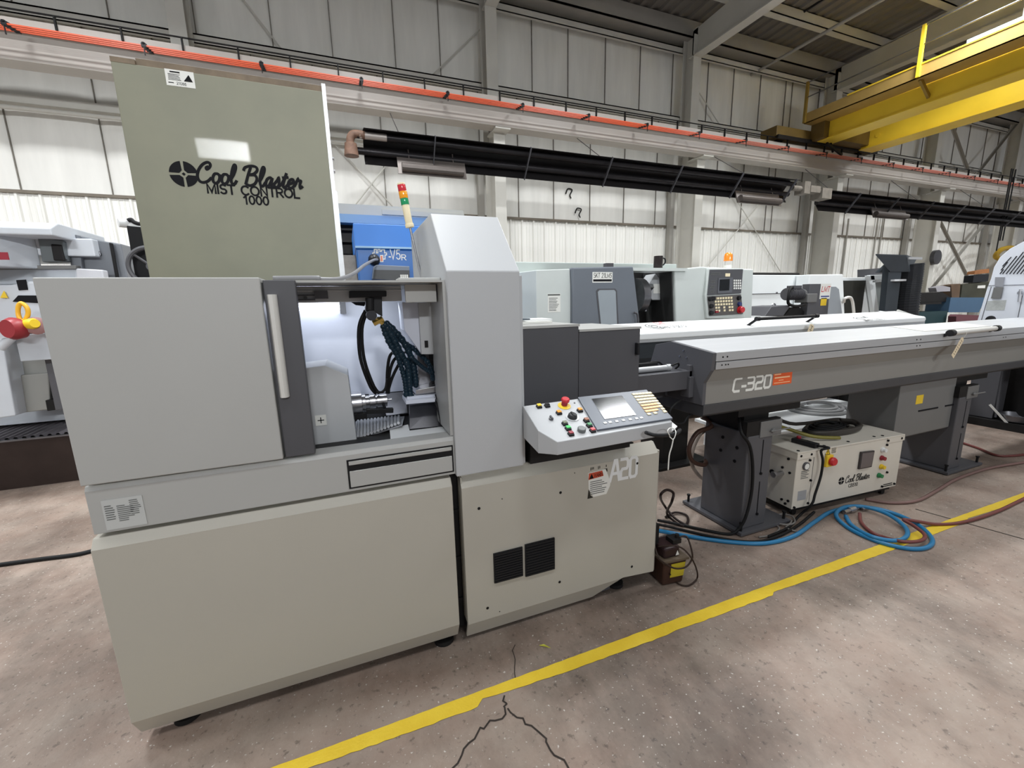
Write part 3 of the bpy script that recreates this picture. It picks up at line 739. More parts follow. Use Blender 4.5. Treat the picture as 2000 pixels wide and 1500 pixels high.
# dark cabinets behind the column
g = MB().box(.718, 1.140, 1.95, 2.70, .80, 1.475); c1 = g.build('rear_cabinet', DGREY2, M, bevel=.003)
MB().box(.714, 1.144, 1.946, 2.70, 1.475, 1.488).build('cabinet_top', PAINT, c1)
g = MB().box(1.143, 1.540, 1.952, 2.47, .80, 1.446); c2 = g.build('rear_cabinet', DGREY2, M, bevel=.003)
MB().box(1.143, 1.544, 1.948, 2.47, 1.446, 1.458).build('cabinet_top', PAINT, c2)
g = MB(); g.box(1.506, 1.520, 1.925, 1.952, 1.300, 1.368); g.build('cabinet_latch', BLACKP, c2, bevel=.003)
g = MB(); g.box(.72, 1.47, 1.82, 1.95, .84, 1.0); g.build('rear_ledge', DARK, M)
# signal tower
a, b = aty(808, 480, 2.3), aty(783, 358, 2.3); d = (b-a)
base = a-d*((a.z-1.716)/d.z) if d.z else a
base = V(a.x+(a.x-b.x)*.8, 2.3, 1.716)
ax = (b-a).normalized(); L = d.length
g = MB().cyl(base, a+ax*L*.36, .006, n=10); tw = g.build('signal_tower', STEEL, M, smooth='auto')
def seg(t0, t1, r, m, nm): MB().lathe([(0, r*.96), (.002, r), ((t1-t0)*L-.002, r), ((t1-t0)*L, r*.96)], a+ax*L*t0, ax, 20).build(nm, m, tw, smooth='auto')
seg(.30, .36, .022, CREAM, 'tower_mount'); seg(.36, .66, .0185, CREAM, 'tower_body')
seg(.66, .76, .0205, mat('green_lens', (30, 150, 96), .2, coat=.5), 'green_lens'); seg(.762, .87, .0215, mat('amber_lens', (246, 160, 26), .2, coat=.5), 'amber_lens')
seg(.872, .975, .0205, mat('red_lens', (206, 44, 58), .2, coat=.5), 'red_lens'); seg(.975, 1.0, .0195, CREAM, 'tower_cap')

# ------------------------------------------------------------------ control panel on its arm
A_, B_, C_, D_, E_ = V(.737, 1.42, 1.055), V(1.312, 1.42, 1.066), V(1.372, 1.68, 1.160), V(.700, 1.68, 1.160), V(.692, 1.505, 1.090)
pn = (B_-A_).cross(C_-A_).normalized()
def onpl(px, py): return atp(px, py, A_, pn)
D_ = D_-pn*((D_-A_).dot(pn)); E_ = E_-pn*((E_-A_).dot(pn)); C_ = C_-pn*((C_-A_).dot(pn))
top = [E_, A_, B_, C_, D_]
low = [V(E_.x, E_.y, .985), V(A_.x, A_.y, 1.0), V(B_.x, B_.y, 1.008), V(C_.x, C_.y, 1.03), V(D_.x, D_.y, 1.0)]
CP = MB().hull(low, top).build('control_panel', PAINTB, M, bevel=.003)
g = MB(); g.box(.74, 1.30, 1.60, 1.72, .955, .99); g.box(.74, 1.3, 1.70, 1.83, .86, .99); g.build('panel_arm', DARK, M)
ux = (B_-A_).normalized(); uy = pn.cross(ux)
def plate(name, pix, h, m, parent=CP, lift=0.0, bev=.0015):
    P = [onpl(*q)+pn*lift for q in pix]
    return MB().hull(P, [v+pn*h for v in P]).build(name, m, parent, bevel=bev)
unit = plate('display_unit', [(1166, 843), (1313, 820), (1262, 764), (1128, 779)], .010, mat('blue_grey_bezel', (92, 98, 108), .4))
plate('display_screen', [(1180, 823), (1241.5, 814.5), (1214, 776.5), (1154.5, 783)], .002, SCREEN, unit, .010, .0005)
def dot(px, py, r, h, m, nm, parent=CP, lift=0.0, r2=None, n=18):
    p = onpl(px, py)+pn*lift
    return MB().lathe([(0, r), (h*.85, r if r2 is None else r2), (h, (r if r2 is None else r2)*.85)], p, pn, n).build(nm, m, parent, smooth='auto')
def key(px, py, w, d, h, m, nm, parent=CP, lift=0.0):
    p = onpl(px, py)+pn*lift; q = [p-ux*w/2-uy*d/2, p+ux*w/2-uy*d/2, p+ux*w/2+uy*d/2, p-ux*w/2+uy*d/2]
    return MB().hull(q, [p+(v-p)*.9+pn*h for v in q]).build(nm, m, parent, bevel=.0008)
K = lambda cx, cy: (1000+cx*.17, 740+cy*.17)
for (cx, cy, m) in ((310, 318, YELL), (403, 308, BLACKP), (538, 392, ORANGE), (778, 364, ORANGE), (606, 516, mat('olive_key', (110, 116, 96), .5)), (643, 572, BGREEN), (675, 634, DKRED), (853, 480, mat('brown_key', (150, 96, 74), .5)), (887, 538, GREEN), (925, 596, RED)):
    px, py = K(cx, cy); b = key(px, py+1.5, .024, .022, .009, BLACKP, 'push_button'); p = key(px, py, .020, .0185, .003, m, 'button_cap', b, .0)
    p.parent = CP; p.location = p.location  # caps sit on the button bodies
    v = WL[p.name]; p.location = v-WL[CP.name]+pn*.009
px, py = K(600, 305); dot(px, py+1, .030, .0025, YELL, 'stop_plate')
e = dot(px, py, .014, .018, DKRED, 'stop_stem'); p = onpl(*K(605, 292)); MB().lathe([(.016, .014), (.018, .0195), (.028, .0195), (.032, .016)], p, pn, 20).build('emergency_stop', RED, CP, smooth='auto')
px, py = K(692, 445); dot(px, py, .030, .003, ALU, 'dial_ring'); dot(px, py, .022, .016, mat('dark_dial', (58, 58, 60), .35), 'rotary_dial', lift=.003, r2=.019)
p = onpl(px, py)+pn*.018; MB().obox(p-uy*.016, p+uy*.016, .008, .008, pn).build('dial_grip', BLACKP, CP)
px, py = K(797, 598); dot(px, py, .018, .016, mat('grey_dial', (104, 108, 108), .35), 'override_knob')
px, py = K(449, 465); dot(px, py, .010, .008, DGREY, 'key_switch'); p = onpl(px, py)+pn*.008; MB().obox(p-uy*.011, p+uy*.011, .007, .012, pn).build('switch_lever', DGREY2, CP)
px, py = K(718, 278); dot(px, py, .004, .003, DGREY, 'indicator')
def bil(q, s, t):
    a, b, c, d = q; return (a[0]*(1-s)*(1-t)+b[0]*s*(1-t)+c[0]*s*t+d[0]*(1-s)*t, a[1]*(1-s)*(1-t)+b[1]*s*(1-t)+c[1]*s*t+d[1]*(1-s)*t)
KP = [K(1394, 200), K(1578, 184), K(1748, 398), K(1566, 428)]
for r in range(8):
    for c in range(6):
        if (r == 6 and c in (4,)) or (r == 7 and c in (1, 3, 4)): continue
        px, py = bil(KP, c/5, r/7)
        key(px, py, .0185, .0155, .004, PEACH if (r in (4, 5, 6) and c < 5) else CREAM, 'keypad_key', unit, .010)
for cx, cy in ((1065, 530), (1122, 522), (1198, 512), (1275, 500), (1352, 490), (1425, 479), (1480, 471)):
    px, py = K(cx, cy); key(px, py, .016, .013, .003, WHITE, 'soft_key', unit, .010)
# grab handle and folded corner
g = MB(); g.tube([aty(1262, 845, 1.405), aty(1268, 847, 1.375), aty(1280, 850, 1.362), aty(1300, 850, 1.362), aty(1318, 847, 1.362), aty(1325, 844, 1.375), aty(1328, 840, 1.41)], .0085, n=10); g.build('grab_handle', BLACKP, CP, smooth=True)
MB().hull([V(1.30, 1.42, 1.01), V(1.36, 1.44, 1.03), V(1.372, 1.50, 1.04), V(1.31, 1.50, 1.03)], [V(1.30, 1.42, 1.014), V(1.36, 1.44, 1.034), V(1.372, 1.50, 1.044), V(1.31, 1.50, 1.034)]).build('corner_plate', WHITE, CP)
tie = thing('cable_tie', 'loose white cable tie hanging from the console grab handle', 'cable tie', aty(1310, 905, 1.36))
g = MB().tube([aty(1308, 851, 1.352), aty(1304, 842, 1.35), aty(1309, 836, 1.362), aty(1317, 838, 1.37), aty(1320, 846, 1.352), aty(1315, 858, 1.35), aty(1308, 853, 1.35)], .0022, n=6); g.build('loop', SIGNW, tie, smooth=True)
g = MB().tube([aty(1315, 857, 1.35), aty(1312, 872, 1.35), aty(1307, 890, 1.35), aty(1305, 918, 1.35)], .003, n=6); g.build('tail', SIGNW, tie, smooth=True)

# ------------------------------------------------------------------ mist collector on top of the lathe
MIST = mat('aged_cream_enamel', (126, 126, 108), .5, var=.05, vscale=2.2, rgb2=(138, 137, 116), coat=.1)
W = thing('mist_collector', 'tall cream metal cabinet with black script lettering standing behind the lathe cover', 'mist collector', (-.42, 2.8, 1.716))
YM = 2.5
g = MB(); g.box(-.846, -.010, YM, 3.15, 1.716, 2.665); mb_body = g.build('cabinet', MIST, W, bevel=.004)
g = MB(); g.box(-.846, -.76, YM, 3.15, 2.664, 2.684); g.box(-.76, -.012, YM+.012, 3.15, 2.664, 2.695); g.build('cabinet_lid', mat('rusty_lip', (120, 104, 84), .6, var=.25, vscale=14), W)
g = MB(); g.box(-.014, .004, YM-.002, 3.15, 1.72, 2.70); g.box(.0, .012, YM, YM+.03, 1.72, 2.2); g.build('side_flange', ALU, W)
g = MB()
for z in (2.30, 2.36): g.cyl((.004, 2.52, z), (.012, 2.52, z), .010, n=8)
random.seed(2)
for i in range(22): g.cyl((-.08+random.random()*.06, YM-.0008, 1.78+random.random()*.10), (-.05, YM+.001, 1.80), .0016, n=5) if False else None
g.build('hinge_bolt', STEEL, W)
# emblem and lettering
def mz(px, py): return aty(px, py, YM)
c = mz(359, 340); g = MB(); fan_emblem(g, c+V(0, -.0005, 0), .056); g.build('emblem', INK, mb_body)
a, b = mz(384, 358), mz(590, 364)
g = MB(); script_text(g, 'Cool Blaster', (a.x, YM, (a.z+b.z)/2-.004), .090, b.x-a.x, .0125); g.build('script_lettering', INK, mb_body)
a, b = mz(407, 379), mz(584, 381); text('lettering', 'MIST CONTROL', (a.x, YM, a.z+.002), .048, INK, mb_body, w=b.x-a.x, bold=.2)
a, b = mz(477, 398), mz(525, 400); text('lettering', '1000', (a.x, YM, a.z-.004), .045, INK, mb_body, w=b.x-a.x, bold=.2)
a, b = mz(326, 166), mz(373, 168)
sp = panel(MB(), (a.x, YM, a.z), .108, .066, t=.0015).build('inspection_sticker', SIGNW, mb_body)
random.seed(5)
g = MB(); lines(g, (a.x+.010, YM-.0015, a.z+.022), .06, .028, 5, t=.35); lines(g, (a.x+.018, YM-.0015, a.z+.052), .055, .009, 1, t=.6); lines(g, (a.x+.008, YM-.0015, a.z+.008), .02, .008, 1, t=.4)
x, z = a.x+.084, a.z+.024; g.poly([(x-.017, YM-.0026, z), (x+.017, YM-.0026, z), (x+.004, YM-.0026, z+.028)]); g.build('print', INK, sp)
text('number', '21086', (a.x+.038, YM-.0015, a.z+.006), .012, GREYINK, sp, w=.036)
# papers on the rear cabinet
pp = thing('paper_stack', 'white papers and booklet lying on the dark cabinet beside the white column', 'papers', (.95, 2.3, 1.488))
def sheet(x, y, w, d, rz, z0, z1, m, nm):
    c, s_ = math.cos(rz), math.sin(rz); q = [(x+a*w*c-b*d*s_, y+a*w*s_+b*d*c) for a, b in ((-.5, -.5), (.5, -.5), (.5, .5), (-.5, .5))]
    MB().hull([(a, b, z0) for a, b in q], [(a, b, z1) for a, b in q]).build(nm, m, pp)
sheet(.93, 2.25, .30, .21, .1, 1.489, 1.501, SIGNW, 'paper'); sheet(.98, 2.33, .30, .21, -.15, 1.501, 1.510, WHITE, 'paper'); sheet(.86, 2.2, .16, .12, .3, 1.510, 1.518, mat('booklet_cover', (90, 100, 108), .5), 'booklet')
sc_ = atz(1063, 1262, .004)
tag(MB().hull([sc_+V(-.02, .012, 0), sc_+V(.0, .004, 0), sc_+V(.022, -.022, 0), sc_+V(.004, -.006, 0)], [sc_+V(-.02, .012, .003), sc_+V(.0, .004, .008), sc_+V(.022, -.022, .003), sc_+V(.004, -.006, .008)]).build('tape_scrap', mat('yellow_green_scrap', (196, 196, 70), .6)), 'small curled yellow-green scrap lying on the floor before the lathe', 'scrap')
# ------------------------------------------------------------------ grey bar feeder C-320
B = thing('bar_feeder', 'long grey bar feeder with C-320 lettering and aluminium lid joined to the lathe', 'bar feeder', (4.6, 2.1, 0))
XE = 6.95
FEED = mat('feeder_grey_paint', (136, 134, 129), .38, var=.04, vscale=1.2)
g = MB().prism([(1.86, 1.195), (1.90, 1.105), (1.90, .962), (2.36, .962), (2.36, 1.195)], 'x', 2.0, XE)
body = g.build('body', FEED, B, bevel=.002)
g = MB().prism([(1.892, .962), (1.892, .90), (1.91, .885), (2.40, .885), (2.42, .90), (2.42, .962)], 'x', 1.985, XE); g.build('trough', mat('trough_grey_paint', (66, 66, 68), .45, var=.05), B, bevel=.003)
g = MB().prism([(1.838, 1.290), (2.19, 1.333), (2.335, 1.300), (2.40, 1.12), (2.40, .962), (1.896, .962), (1.896, 1.10), (1.845, 1.185)], 'x', 1.975, 2.0)
ep = g.build('end_plate', DGREY, B, bevel=.002)
g = MB()
for y, z in ((2.07, 1.285), (2.10, 1.245), (2.04, 1.242)): g.cyl((1.975, y, z), (1.970, y, z), .006, n=8)
g.build('screw', STEEL, ep)
g = MB(); g.box(1.955, 1.975, 1.99, 2.02, 1.10, 1.20); g.box(1.94, 1.975, 1.97, 2.04, 1.0, 1.13); g.build('hinge_bracket', DGREY, ep, bevel=.002)
g = MB().prism([(1.835, 1.238), (1.835, 1.292), (2.19, 1.335), (2.33, 1.302), (2.33, 1.238)], 'x', 2.0, 6.0)
lid = g.build('lid', ALU, B, bevel=.002)
g = MB().prism([(1.835, 1.238), (1.835, 1.292), (2.19, 1.335), (2.33, 1.302), (2.33, 1.238)], 'x', 6.006, XE); g.build('lid', ALU, B, bevel=.002)
g = MB().hull([V(4.30, 1.93, 1.3045), V(5.30, 1.93, 1.3045), V(5.30, 2.17, 1.3335), V(4.30, 2.17, 1.3335)], [V(4.30, 1.93, 1.3075), V(5.30, 1.93, 1.3075), V(5.30, 2.17, 1.3365), V(4.30, 2.17, 1.3365)]); g.build('lid_patch', ALUW, lid)
g = MB().prism([(1.840, 1.188), (1.838, 1.232), (1.87, 1.236), (1.87, 1.188)], 'x', 2.006, XE); rim = g.build('lid_rim', ALU, B, bevel=.002)
g = MB()
for x in (2.05, 2.08, 2.10, 4.02, 4.06, 5.3, 5.34):
    g.cyl((x, 1.838, 1.214), (x, 1.8365, 1.214), .0045, n=8)
for x in (2.05, 2.085, 4.0, 4.05): g.cyl((x, 1.835, 1.262), (x, 1.8335, 1.262), .0055, n=8)
g.build('screw', INK, rim)
g = MB(); p = aty(1434, 769, 1.899); q = aty(1505, 758, 1.899); square_text(g, 'C-320', (2.222, 1.90, 1.022), .082, .345, .0165, slant=.08)
g.build('lettering', SIGNW, body)
g = MB(); panel(g, (2.578, 1.90, 1.030), .178, .083, t=.001); os_ = g.build('orange_sticker', mat('orange_vinyl', (226, 92, 36), .5, var=.04), body)
PALEO = mat('pale_orange_print', (248, 196, 150), .5)
random.seed(12)
g = MB(); lines(g, (2.588, 1.899, 1.038), .155, .012, 1, t=.4, ragged=.05); lines(g, (2.63, 1.899, 1.056), .06, .008, 1, t=.6); lines(g, (2.590, 1.899, 1.072), .15, .014, 1, t=.7, ragged=.05); lines(g, (2.586, 1.899, 1.095), .065, .012, 1, t=.6); g.build('print', PALEO, os_)
# lid handle
def grab(parent, p0, p1, r, m, mcl, out=(0, -.03, .03), up=(0, -.035, .03)):
    p0, p1 = Vector(p0), Vector(p1)
    MB().cyl(p0, p1, r, n=14).build('grip_bar', m, parent, smooth='auto')
    for p, k in ((p0, 1), (p1, -1)):
        g = MB(); d = (p1-p0).normalized()*k; g.cyl(p-d*.01, p+d*.035, r*1.35, n=14); g.obox(p+d*.01, p+d*.01-Vector(up)*1.3, .03, .022); g.build('grip_mount', mcl, parent)
g = thing  # alias not used
grab(lid, (4.36, 1.80, 1.297), (5.06, 1.80, 1.305), .019, ALUW, BLACKP, up=(0, -.035, .02))
# stands
def stand(x0, x1, y0, y1, bx0, bx1, by0, by1):
    g = MB(); g.prism([(y0, .03), (y0, .70), (y0+.03, .72), (y1, .72), (y1, .03)], 'x', x0, x1)
    s = g.build('stand', DGREY, B, bevel=.008)
    g = MB().box(bx0, bx1, by0, by1, .008, .03); b = g.build('base_plate', DGREY, s, bevel=.002)
    for x in (bx0+.03, bx1-.03):
        for y in (by0+.03, by1-.03):
            MB().lathe([(-.03, .022), (-.012, .022), (-.011, .009), (.05, .009), (.051, .014), (.06, .014)], (x, y, .03), (0, 0, 1), 10).build('anchor_bolt', BLACK, s, smooth='auto')
    g = MB()
    xm = x0+(x1-x0)*.62
    for z0, z1 in ((.12, .36), (.42, .66)): g.box(xm-.004, xm+.004, y0-.0015, y0, z0, z1); g.cyl((xm, y0, z0+.0), (xm, y0-.008, z0), .010, n=8)
    for y, z in ((y0+.08, .60), (y0+.20, .64), (y0+.09, .50), (y0+.21, .54)): g.cyl((x0, y, z), (x0-.003, y, z), .012, n=10)
    g.build('slot', INK, s)
    g = MB(); g.box(x0-.02, x1+.06, y0+.0, y0+.035, .70, .80); g.box(x0+.02, x1+.02, y0+.06, y1+.05, .715, .83); g.box(x0-.06, x1+.30, y0+.04, y1+.1, .83, .888)
    g.build('height_bracket', DARK, s)
    g = MB(); g.box(x0+.10, x1+.07, y0-.006, y0+.04, .68, .79); g.cyl((x1-.02, y0-.006, .72), (x1-.02, y0-.02, .72), .016, n=12); g.cyl((x1-.05, y0-.02, .72), (x1+.12, y0-.03, .725), .006, n=8)
    g.build('clamp', MGREY, s, bevel=.002)
stand(2.40, 2.63, 1.90, 2.26, 2.36, 2.84, 1.86, 2.40)
stand(4.93, 5.14, 1.90, 2.30, 4.86, 5.44, 1.86, 2.44)
# control box under the feeder
g = MB(); g.prism([(1.935, .885), (1.935, .43), (1.96, .41), (2.30, .41), (2.30, .885)], 'x', 4.10, 4.92); cb = g.build('control_box', MGREY, B, bevel=.004)
g = MB(); p = aty(1788, 790, 1.934); panel(g, (p.x, 1.935, p.z), .10, .075, t=.001); g.build('yellow_sticker', YELL, cb)
g = MB(); a = aty(1794, 803, 1.933); b = aty(1832, 796, 1.933); c2 = aty(1846, 793, 1.933); d = aty(1868, 789, 1.933); g.obox(a, b, .004, .012); g.obox(c2, d, .004, .012); g.build('seam', INK, cb)
# nose bracket to the lathe
g = MB(); g.box(1.545, 1.975, 1.99, 2.20, 1.05, 1.165); g.box(1.545, 1.99, 2.22, 2.34, .95, 1.15); nb = g.build('nose_bracket', DGREY2, B, bevel=.002)
g = MB(); g.cyl((1.60, 2.06, 1.185), (1.83, 2.06, 1.185), .018); g.cyl((1.83, 2.06, 1.185), (1.86, 2.06, 1.185), .022); g.build('pneumatic_cylinder', ALU, nb, smooth='auto')
g = MB(); g.tube([(1.84, 2.05, 1.19), (1.90, 2.04, 1.21), (1.93, 2.06, 1.19), (1.935, 2.10, 1.16)], .006); g.tube([(1.74, 2.14, 1.21), (1.82, 2.12, 1.215), (1.90, 2.16, 1.17)], .006); g.box(1.66, 1.80, 2.1, 2.14, 1.165, 1.215); g.build('air_line', BLACK, nb)
# paper tags
CARD = mat('cream_tag_card', (226, 208, 176), .7, var=.05)
def paper_tag(px_top, px_bot, w, y, label, loop, yb=None):
    a, b = aty(*px_top, y), aty(*px_bot, yb or y-.004); d = (b-a).normalized(); n = Vector((0, -1, 0)); s = d.cross(n).normalized()
    q = [a-s*w/2+d*.012, a-s*w*.25, a+s*w*.25, a+s*w/2+d*.012, b+s*w/2, b-s*w/2]
    t = thing('paper_tag', label, 'tag', b)
    MB().hull(q, [v+n*.0012 for v in q]).build('card', CARD, t)
    g = MB(); L = (b-a).length; random.seed(3)
    for k in range(7):
        c = a+d*(L*(.16+.115*k))+n*.0016; h = L*.03
        g.ribbon([[(-h, -h*.6), (h*.2, h), (h, -h*.4)], [(-h*.5, h*.2), (h*.6, h*.4)]][:1+k % 2], w*.07, c, s, -d) if k % 3 else g.obox(c-s*w*.25, c+s*w*.25, w*.07, .0004, n)
    g.build('handwriting', INK, t)
    g = MB().tube([a+n*.002, a.lerp(Vector(loop), .6)+V(.004, -.006, 0), Vector(loop)], .0022, n=6); g.build('string', SIGNW, t, smooth=True)
paper_tag((1881, 660), (1860, 697), .048, 1.795, 'cream paper tag hanging from the aluminium handle of the grey bar feeder', (aty(1884, 648, 1.79).x, 1.781, 1.301))

# ------------------------------------------------------------------ white bar feeder behind
A2 = thing('bar_feeder', 'long white bar feeder behind the grey one with black lid handle', 'bar feeder', (4.6, 3.2, 0))
g = MB().prism([(2.98, 1.262), (2.98, 1.322), (3.30, 1.392), (3.44, 1.38), (3.5, 1.262)], 'x', 1.75, 6.62)
al = g.build('lid', mat('bright_white_paint', (236, 238, 238), .35, var=.02), A2, bevel=.012, seg=3)
g = MB().box(1.75, 6.62, 2.985, 3.5, 1.240, 1.262); g.build('lid_edge', ALU, A2)
g = MB().prism([(3.0, 1.236), (3.0, 1.10), (3.05, 1.02), (3.45, 1.02), (3.5, 1.236)], 'x', 1.75, 6.62); g.build('trough', mat('blue_black_paint', (54, 58, 62), .4), A2)
g = MB().hull([V(6.62, 2.99, 1.24), V(6.72, 3.05, 1.24), V(6.72, 3.4, 1.24), V(6.62, 3.5, 1.24)], [V(6.62, 2.99, 1.33), V(6.72, 3.05, 1.31), V(6.72, 3.4, 1.36), V(6.62, 3.5, 1.40)]); g.build('end_cap', ALU, A2, bevel=.01)
g = MB().obox((6.66, 3.3, 1.40), (6.86, 3.1, 1.28), .05, .02); g.build('end_lever', ALUW, A2)
grab(al, aty(1478, 623, 2.98), aty(1596, 617, 2.98), .016, BLACKP, BLACKP, up=(.03, -.06, .055))
# its markings
sl = (V(0, 3.30, 1.392)-V(0, 2.98, 1.322)).normalized(); nn = V(1, 0, 0).cross(sl)
def ona(px, py): return atp(px, py, (0, 2.98, 1.322), nn)
c = ona(1278, 638); g = MB()
for r, a0, a1 in ((.055, 100, 320), (.035, 20, 330), (.02, 0, 360)):
    pts = [(math.cos(math.radians(a0+(a1-a0)*i/16))*r*1.5, math.sin(math.radians(a0+(a1-a0)*i/16))*r*1.5) for i in range(17)]
    g.ribbon([pts], .008, c, (1, 0, 0), sl, lift=.002)
g.build('swirl_emblem', GREYINK, al)
p = ona(1285, 634); text('red_lettering', 'LMT', (p.x, p.y, p.z), .085, RED, al, w=.10, uy=sl, slant=.2, lift=.002)
p = ona(1293, 642); text('lettering', 'ALPHA ST320 S2', (p.x, p.y, p.z), .07, INK, al, w=.31, uy=sl, slant=.15, lift=.002)
c = ona(1681, 623); g = MB()
for r in (.05, .03): g.ribbon([[(math.cos(i*.5)*r*1.4, math.sin(i*.5)*r*1.4) for i in range(11)]], .008, c, (1, 0, 0), sl, lift=.002)
g.build('swirl_emblem', GREYINK, al)
p = ona(1687, 621.5); text('lettering', 'LMT', (p.x, p.y, p.z), .07, INK, al, w=.13, uy=sl, lift=.002)
p = ona(1694, 627); text('lettering', 'ALPHA ST320 S2', (p.x, p.y, p.z), .06, INK, al, w=.36, uy=sl, slant=.15, lift=.002)
for x in (2.75, 5.9):
    g = MB(); g.box(x, x+.30, 3.08, 3.42, .03, 1.02); g.box(x-.12, x+.5, 2.98, 3.5, .0, .03); g.box(x-.1, x+.4, 3.02, 3.45, .80, .9); g.build('stand', DARK, A2, bevel=.003)
paper_tag((1587, 634), (1579, 655), .075, 2.93, 'cream paper tag hanging from the black handle of the white bar feeder', aty(1590, 620, 2.975))

# ------------------------------------------------------------------ coolant pump box
P = thing('coolant_pump', 'cream coolant pump box with red rotary switch standing under the grey bar feeder', 'coolant pump', (2.90, 1.90, 0))
CB = mat('cream_pump_paint', (212, 206, 194), .42, var=.05, vscale=3)
Wd, Dp, z0, z1 = 1.13, .34, .075, .515
o = V(2.90, 1.90, 0)
def L(x, y, z): return (o.x+x, o.y+y, z)
def lb(mb, x0, x1, y0, y1, za, zb): return mb.box(o.x+x0, o.x+x1, o.y+y0, o.y+y1, za, zb)
case = lb(MB(), 0, Wd, 0, Dp, z0, z1-.012).build('case', CB, P, bevel=.004)
lb(MB(), -.006, Wd+.006, -.006, Dp+.006, z1-.012, z1).build('top_cover', CB, P, bevel=.003)
for q in ((-.006, .17, -.006, 0, z1-.055, z1-.012), (.94, Wd+.006, -.006, 0, z1-.05, z1-.012), (-.006, 0, 0, Dp, z1-.055, z1-.012)):
    lb(MB(), *q).build('cover_lip', CB, P)
lb(MB(), .165, .168, -.0015, 0, z0, z1-.055).build('panel_seam', DGREY, P)
g = MB(); lb(g, .02, Wd-.02, .03, Dp-.02, .04, z0)
g.build('undercarriage', DARK, P)
for x, y in ((.08, .05), (Wd-.08, .05), (.08, Dp-.05), (Wd-.08, Dp-.05)):
    MB().cyl(L(x, y-.012, .022), L(x, y+.012, .022), .022, n=14).build('caster_wheel', BLACK, P, smooth='auto')
def bolt(p, q, r): MB().cyl(L(*p), L(*q), r, n=8).build('screw', INK, P)
for x, z in ((.03, z1-.03), (.13, z1-.03), (.125, z1-.075), (.155, .28), (.155, .10), (.02, .09), (.945, z1-.03), (1.10, z1-.03), (.94, z1-.065), (.99, z1-.3), (.955, .10), (1.1, .10)): bolt((x, 0, z), (x, -.009, z), .009)
for x, y in ((.03, .02), (.24, .03), (.30, .03), (.55, .03), (.85, .04), (.93, .03)): bolt((x, y, z1), (x, y, z1+.004), .010)
for y, z in ((.06, z1-.07), (.10, z1-.15), (.04, z1-.17), (.08, .12), (.03, .13), (.05, .10), (.18, .30), (.26, .25)): bolt((0, y, z), (-.009, y, z), .009 if y < .15 else .018)
g = MB(); g.lathe([(0, .030), (.012, .030), (.013, .026)], L(.09, 0, z1-.115), (0, -1, 0)); gz = g.build('pressure_gauge', DGREY2, P, smooth='auto')
g = MB(); g.cyl(L(.09, -.0125, z1-.115), L(.09, -.014, z1-.115), .022); g.build('gauge_face', SIGNW, gz)
def onf(px, py):
    a = math.radians(-3.35); n = V(math.sin(a)*1, -math.cos(a), 0); n = V(math.sin(-a)*-1, -math.cos(a), 0)
    q = atp(px, py, o, n); d = q-o; return (d.x*math.cos(-a)-d.y*math.sin(-a), d.z)
x, z = onf(1616, 899); g = MB(); lb(g, x-.032, x+.032, -.02, 0, z-.045, z+.045); sw = g.build('switch_plate', YELL, P, bevel=.004)
MB().lathe([(.02, .03), (.036, .033), (.048, .026)], L(x+.012, 0, z), (0, -1, 0)).build('rotary_switch', RED, sw, smooth='auto')
x, z = onf(1610, 890); g = MB(); panel(g, L(x, 0, z), .125, .062, t=.001); hz = g.build('hazard_sticker', mat('cream_sticker', (222, 214, 194), .5), P)
g = MB(); T = [(x+.008, z+.008), (x+.052, z+.008), (x+.030, z+.050)]; g.poly([L(u, -.0016, v) for u, v in T]); g.build('hazard_triangle', YELL, hz)
g = MB(); g.ribbon([[(x+.006, z+.006), (x+.030, z+.054), (x+.054, z+.006), (x+.006, z+.006)], [(x+.032, z+.038), (x+.026, z+.026), (x+.034, z+.026), (x+.029, z+.014)]], .004, L(0, -.0018, 0)); random.seed(4); lines(g, L(x+.066, -.0012, z+.008), .05, .046, 5, t=.45); g.build('hazard_print', INK, hz)
q = [onf(*v) for v in ((1674, 916), (1699, 911), (1705, 879), (1679, 882))]; g = MB().hull([L(a, -.001, b) for a, b in q], [L(a, -.014, b) for a, b in q]); mw = g.build('meter_window', mat('dark_meter_frame', (66, 62, 62), .4), P, bevel=.003)
g = MB().hull([L(a*.86+.14*q[0][0]*.5+.14*q[2][0]*.5, -.0145, b*.86+.07*(q[0][1]+q[2][1])) for a, b in q], [L(a*.86+.07*(q[0][0]+q[2][0]), -.0155, b*.86+.07*(q[0][1]+q[2][1])) for a, b in q]); g.build('meter_glass', mat('smoked_glass', (104, 96, 96), .2), mw)
for (px, py, m, nm) in ((1723, 878, WHITE, 'white_lamp'), (1721, 894, DKRED, 'red_button'), (1720, 911, YELL, 'yellow_lamp'), (1715.5, 928, GREEN, 'green_button')):
    x, z = onf(px, py); b = MB().lathe([(0, .020), (.010, .020), (.012, .015), (.03, .015)], L(x, 0, z), (0, -1, 0), 14).build(nm, m, P, smooth='auto')
x, z = onf(1643, 939); g = MB(); fan_emblem(g, V(*L(x, -.0008, z)), .030); g.build('emblem', INK, case)
x, z = onf(1650, 943); g = MB(); script_text(g, 'Cool Blaster', L(x, -.0005, z-.002), .056, .262, .0052); g.build('script_lettering', INK, case)
x, z = onf(1657, 949.5); text('lettering', 'CB510', L(x, 0, z-.012), .030, INK, case, w=.098, bold=.16)
x, z = onf(1724, 952); g = MB(); lines(g, L(x+.0, -.0006, z), .11, .03, 2, t=.5, ragged=.05); g.build('print', INK, case)
g = MB(); random.seed(8); lines(g, L(.055, -.0006, .30), .08, .065, 5, t=.4); g.build('print', GREYINK, case)
g = MB(); panel(g, L(.045, 0, .135), .085, .075, t=.001); pp = g.build('rating_plate', ALU, case)
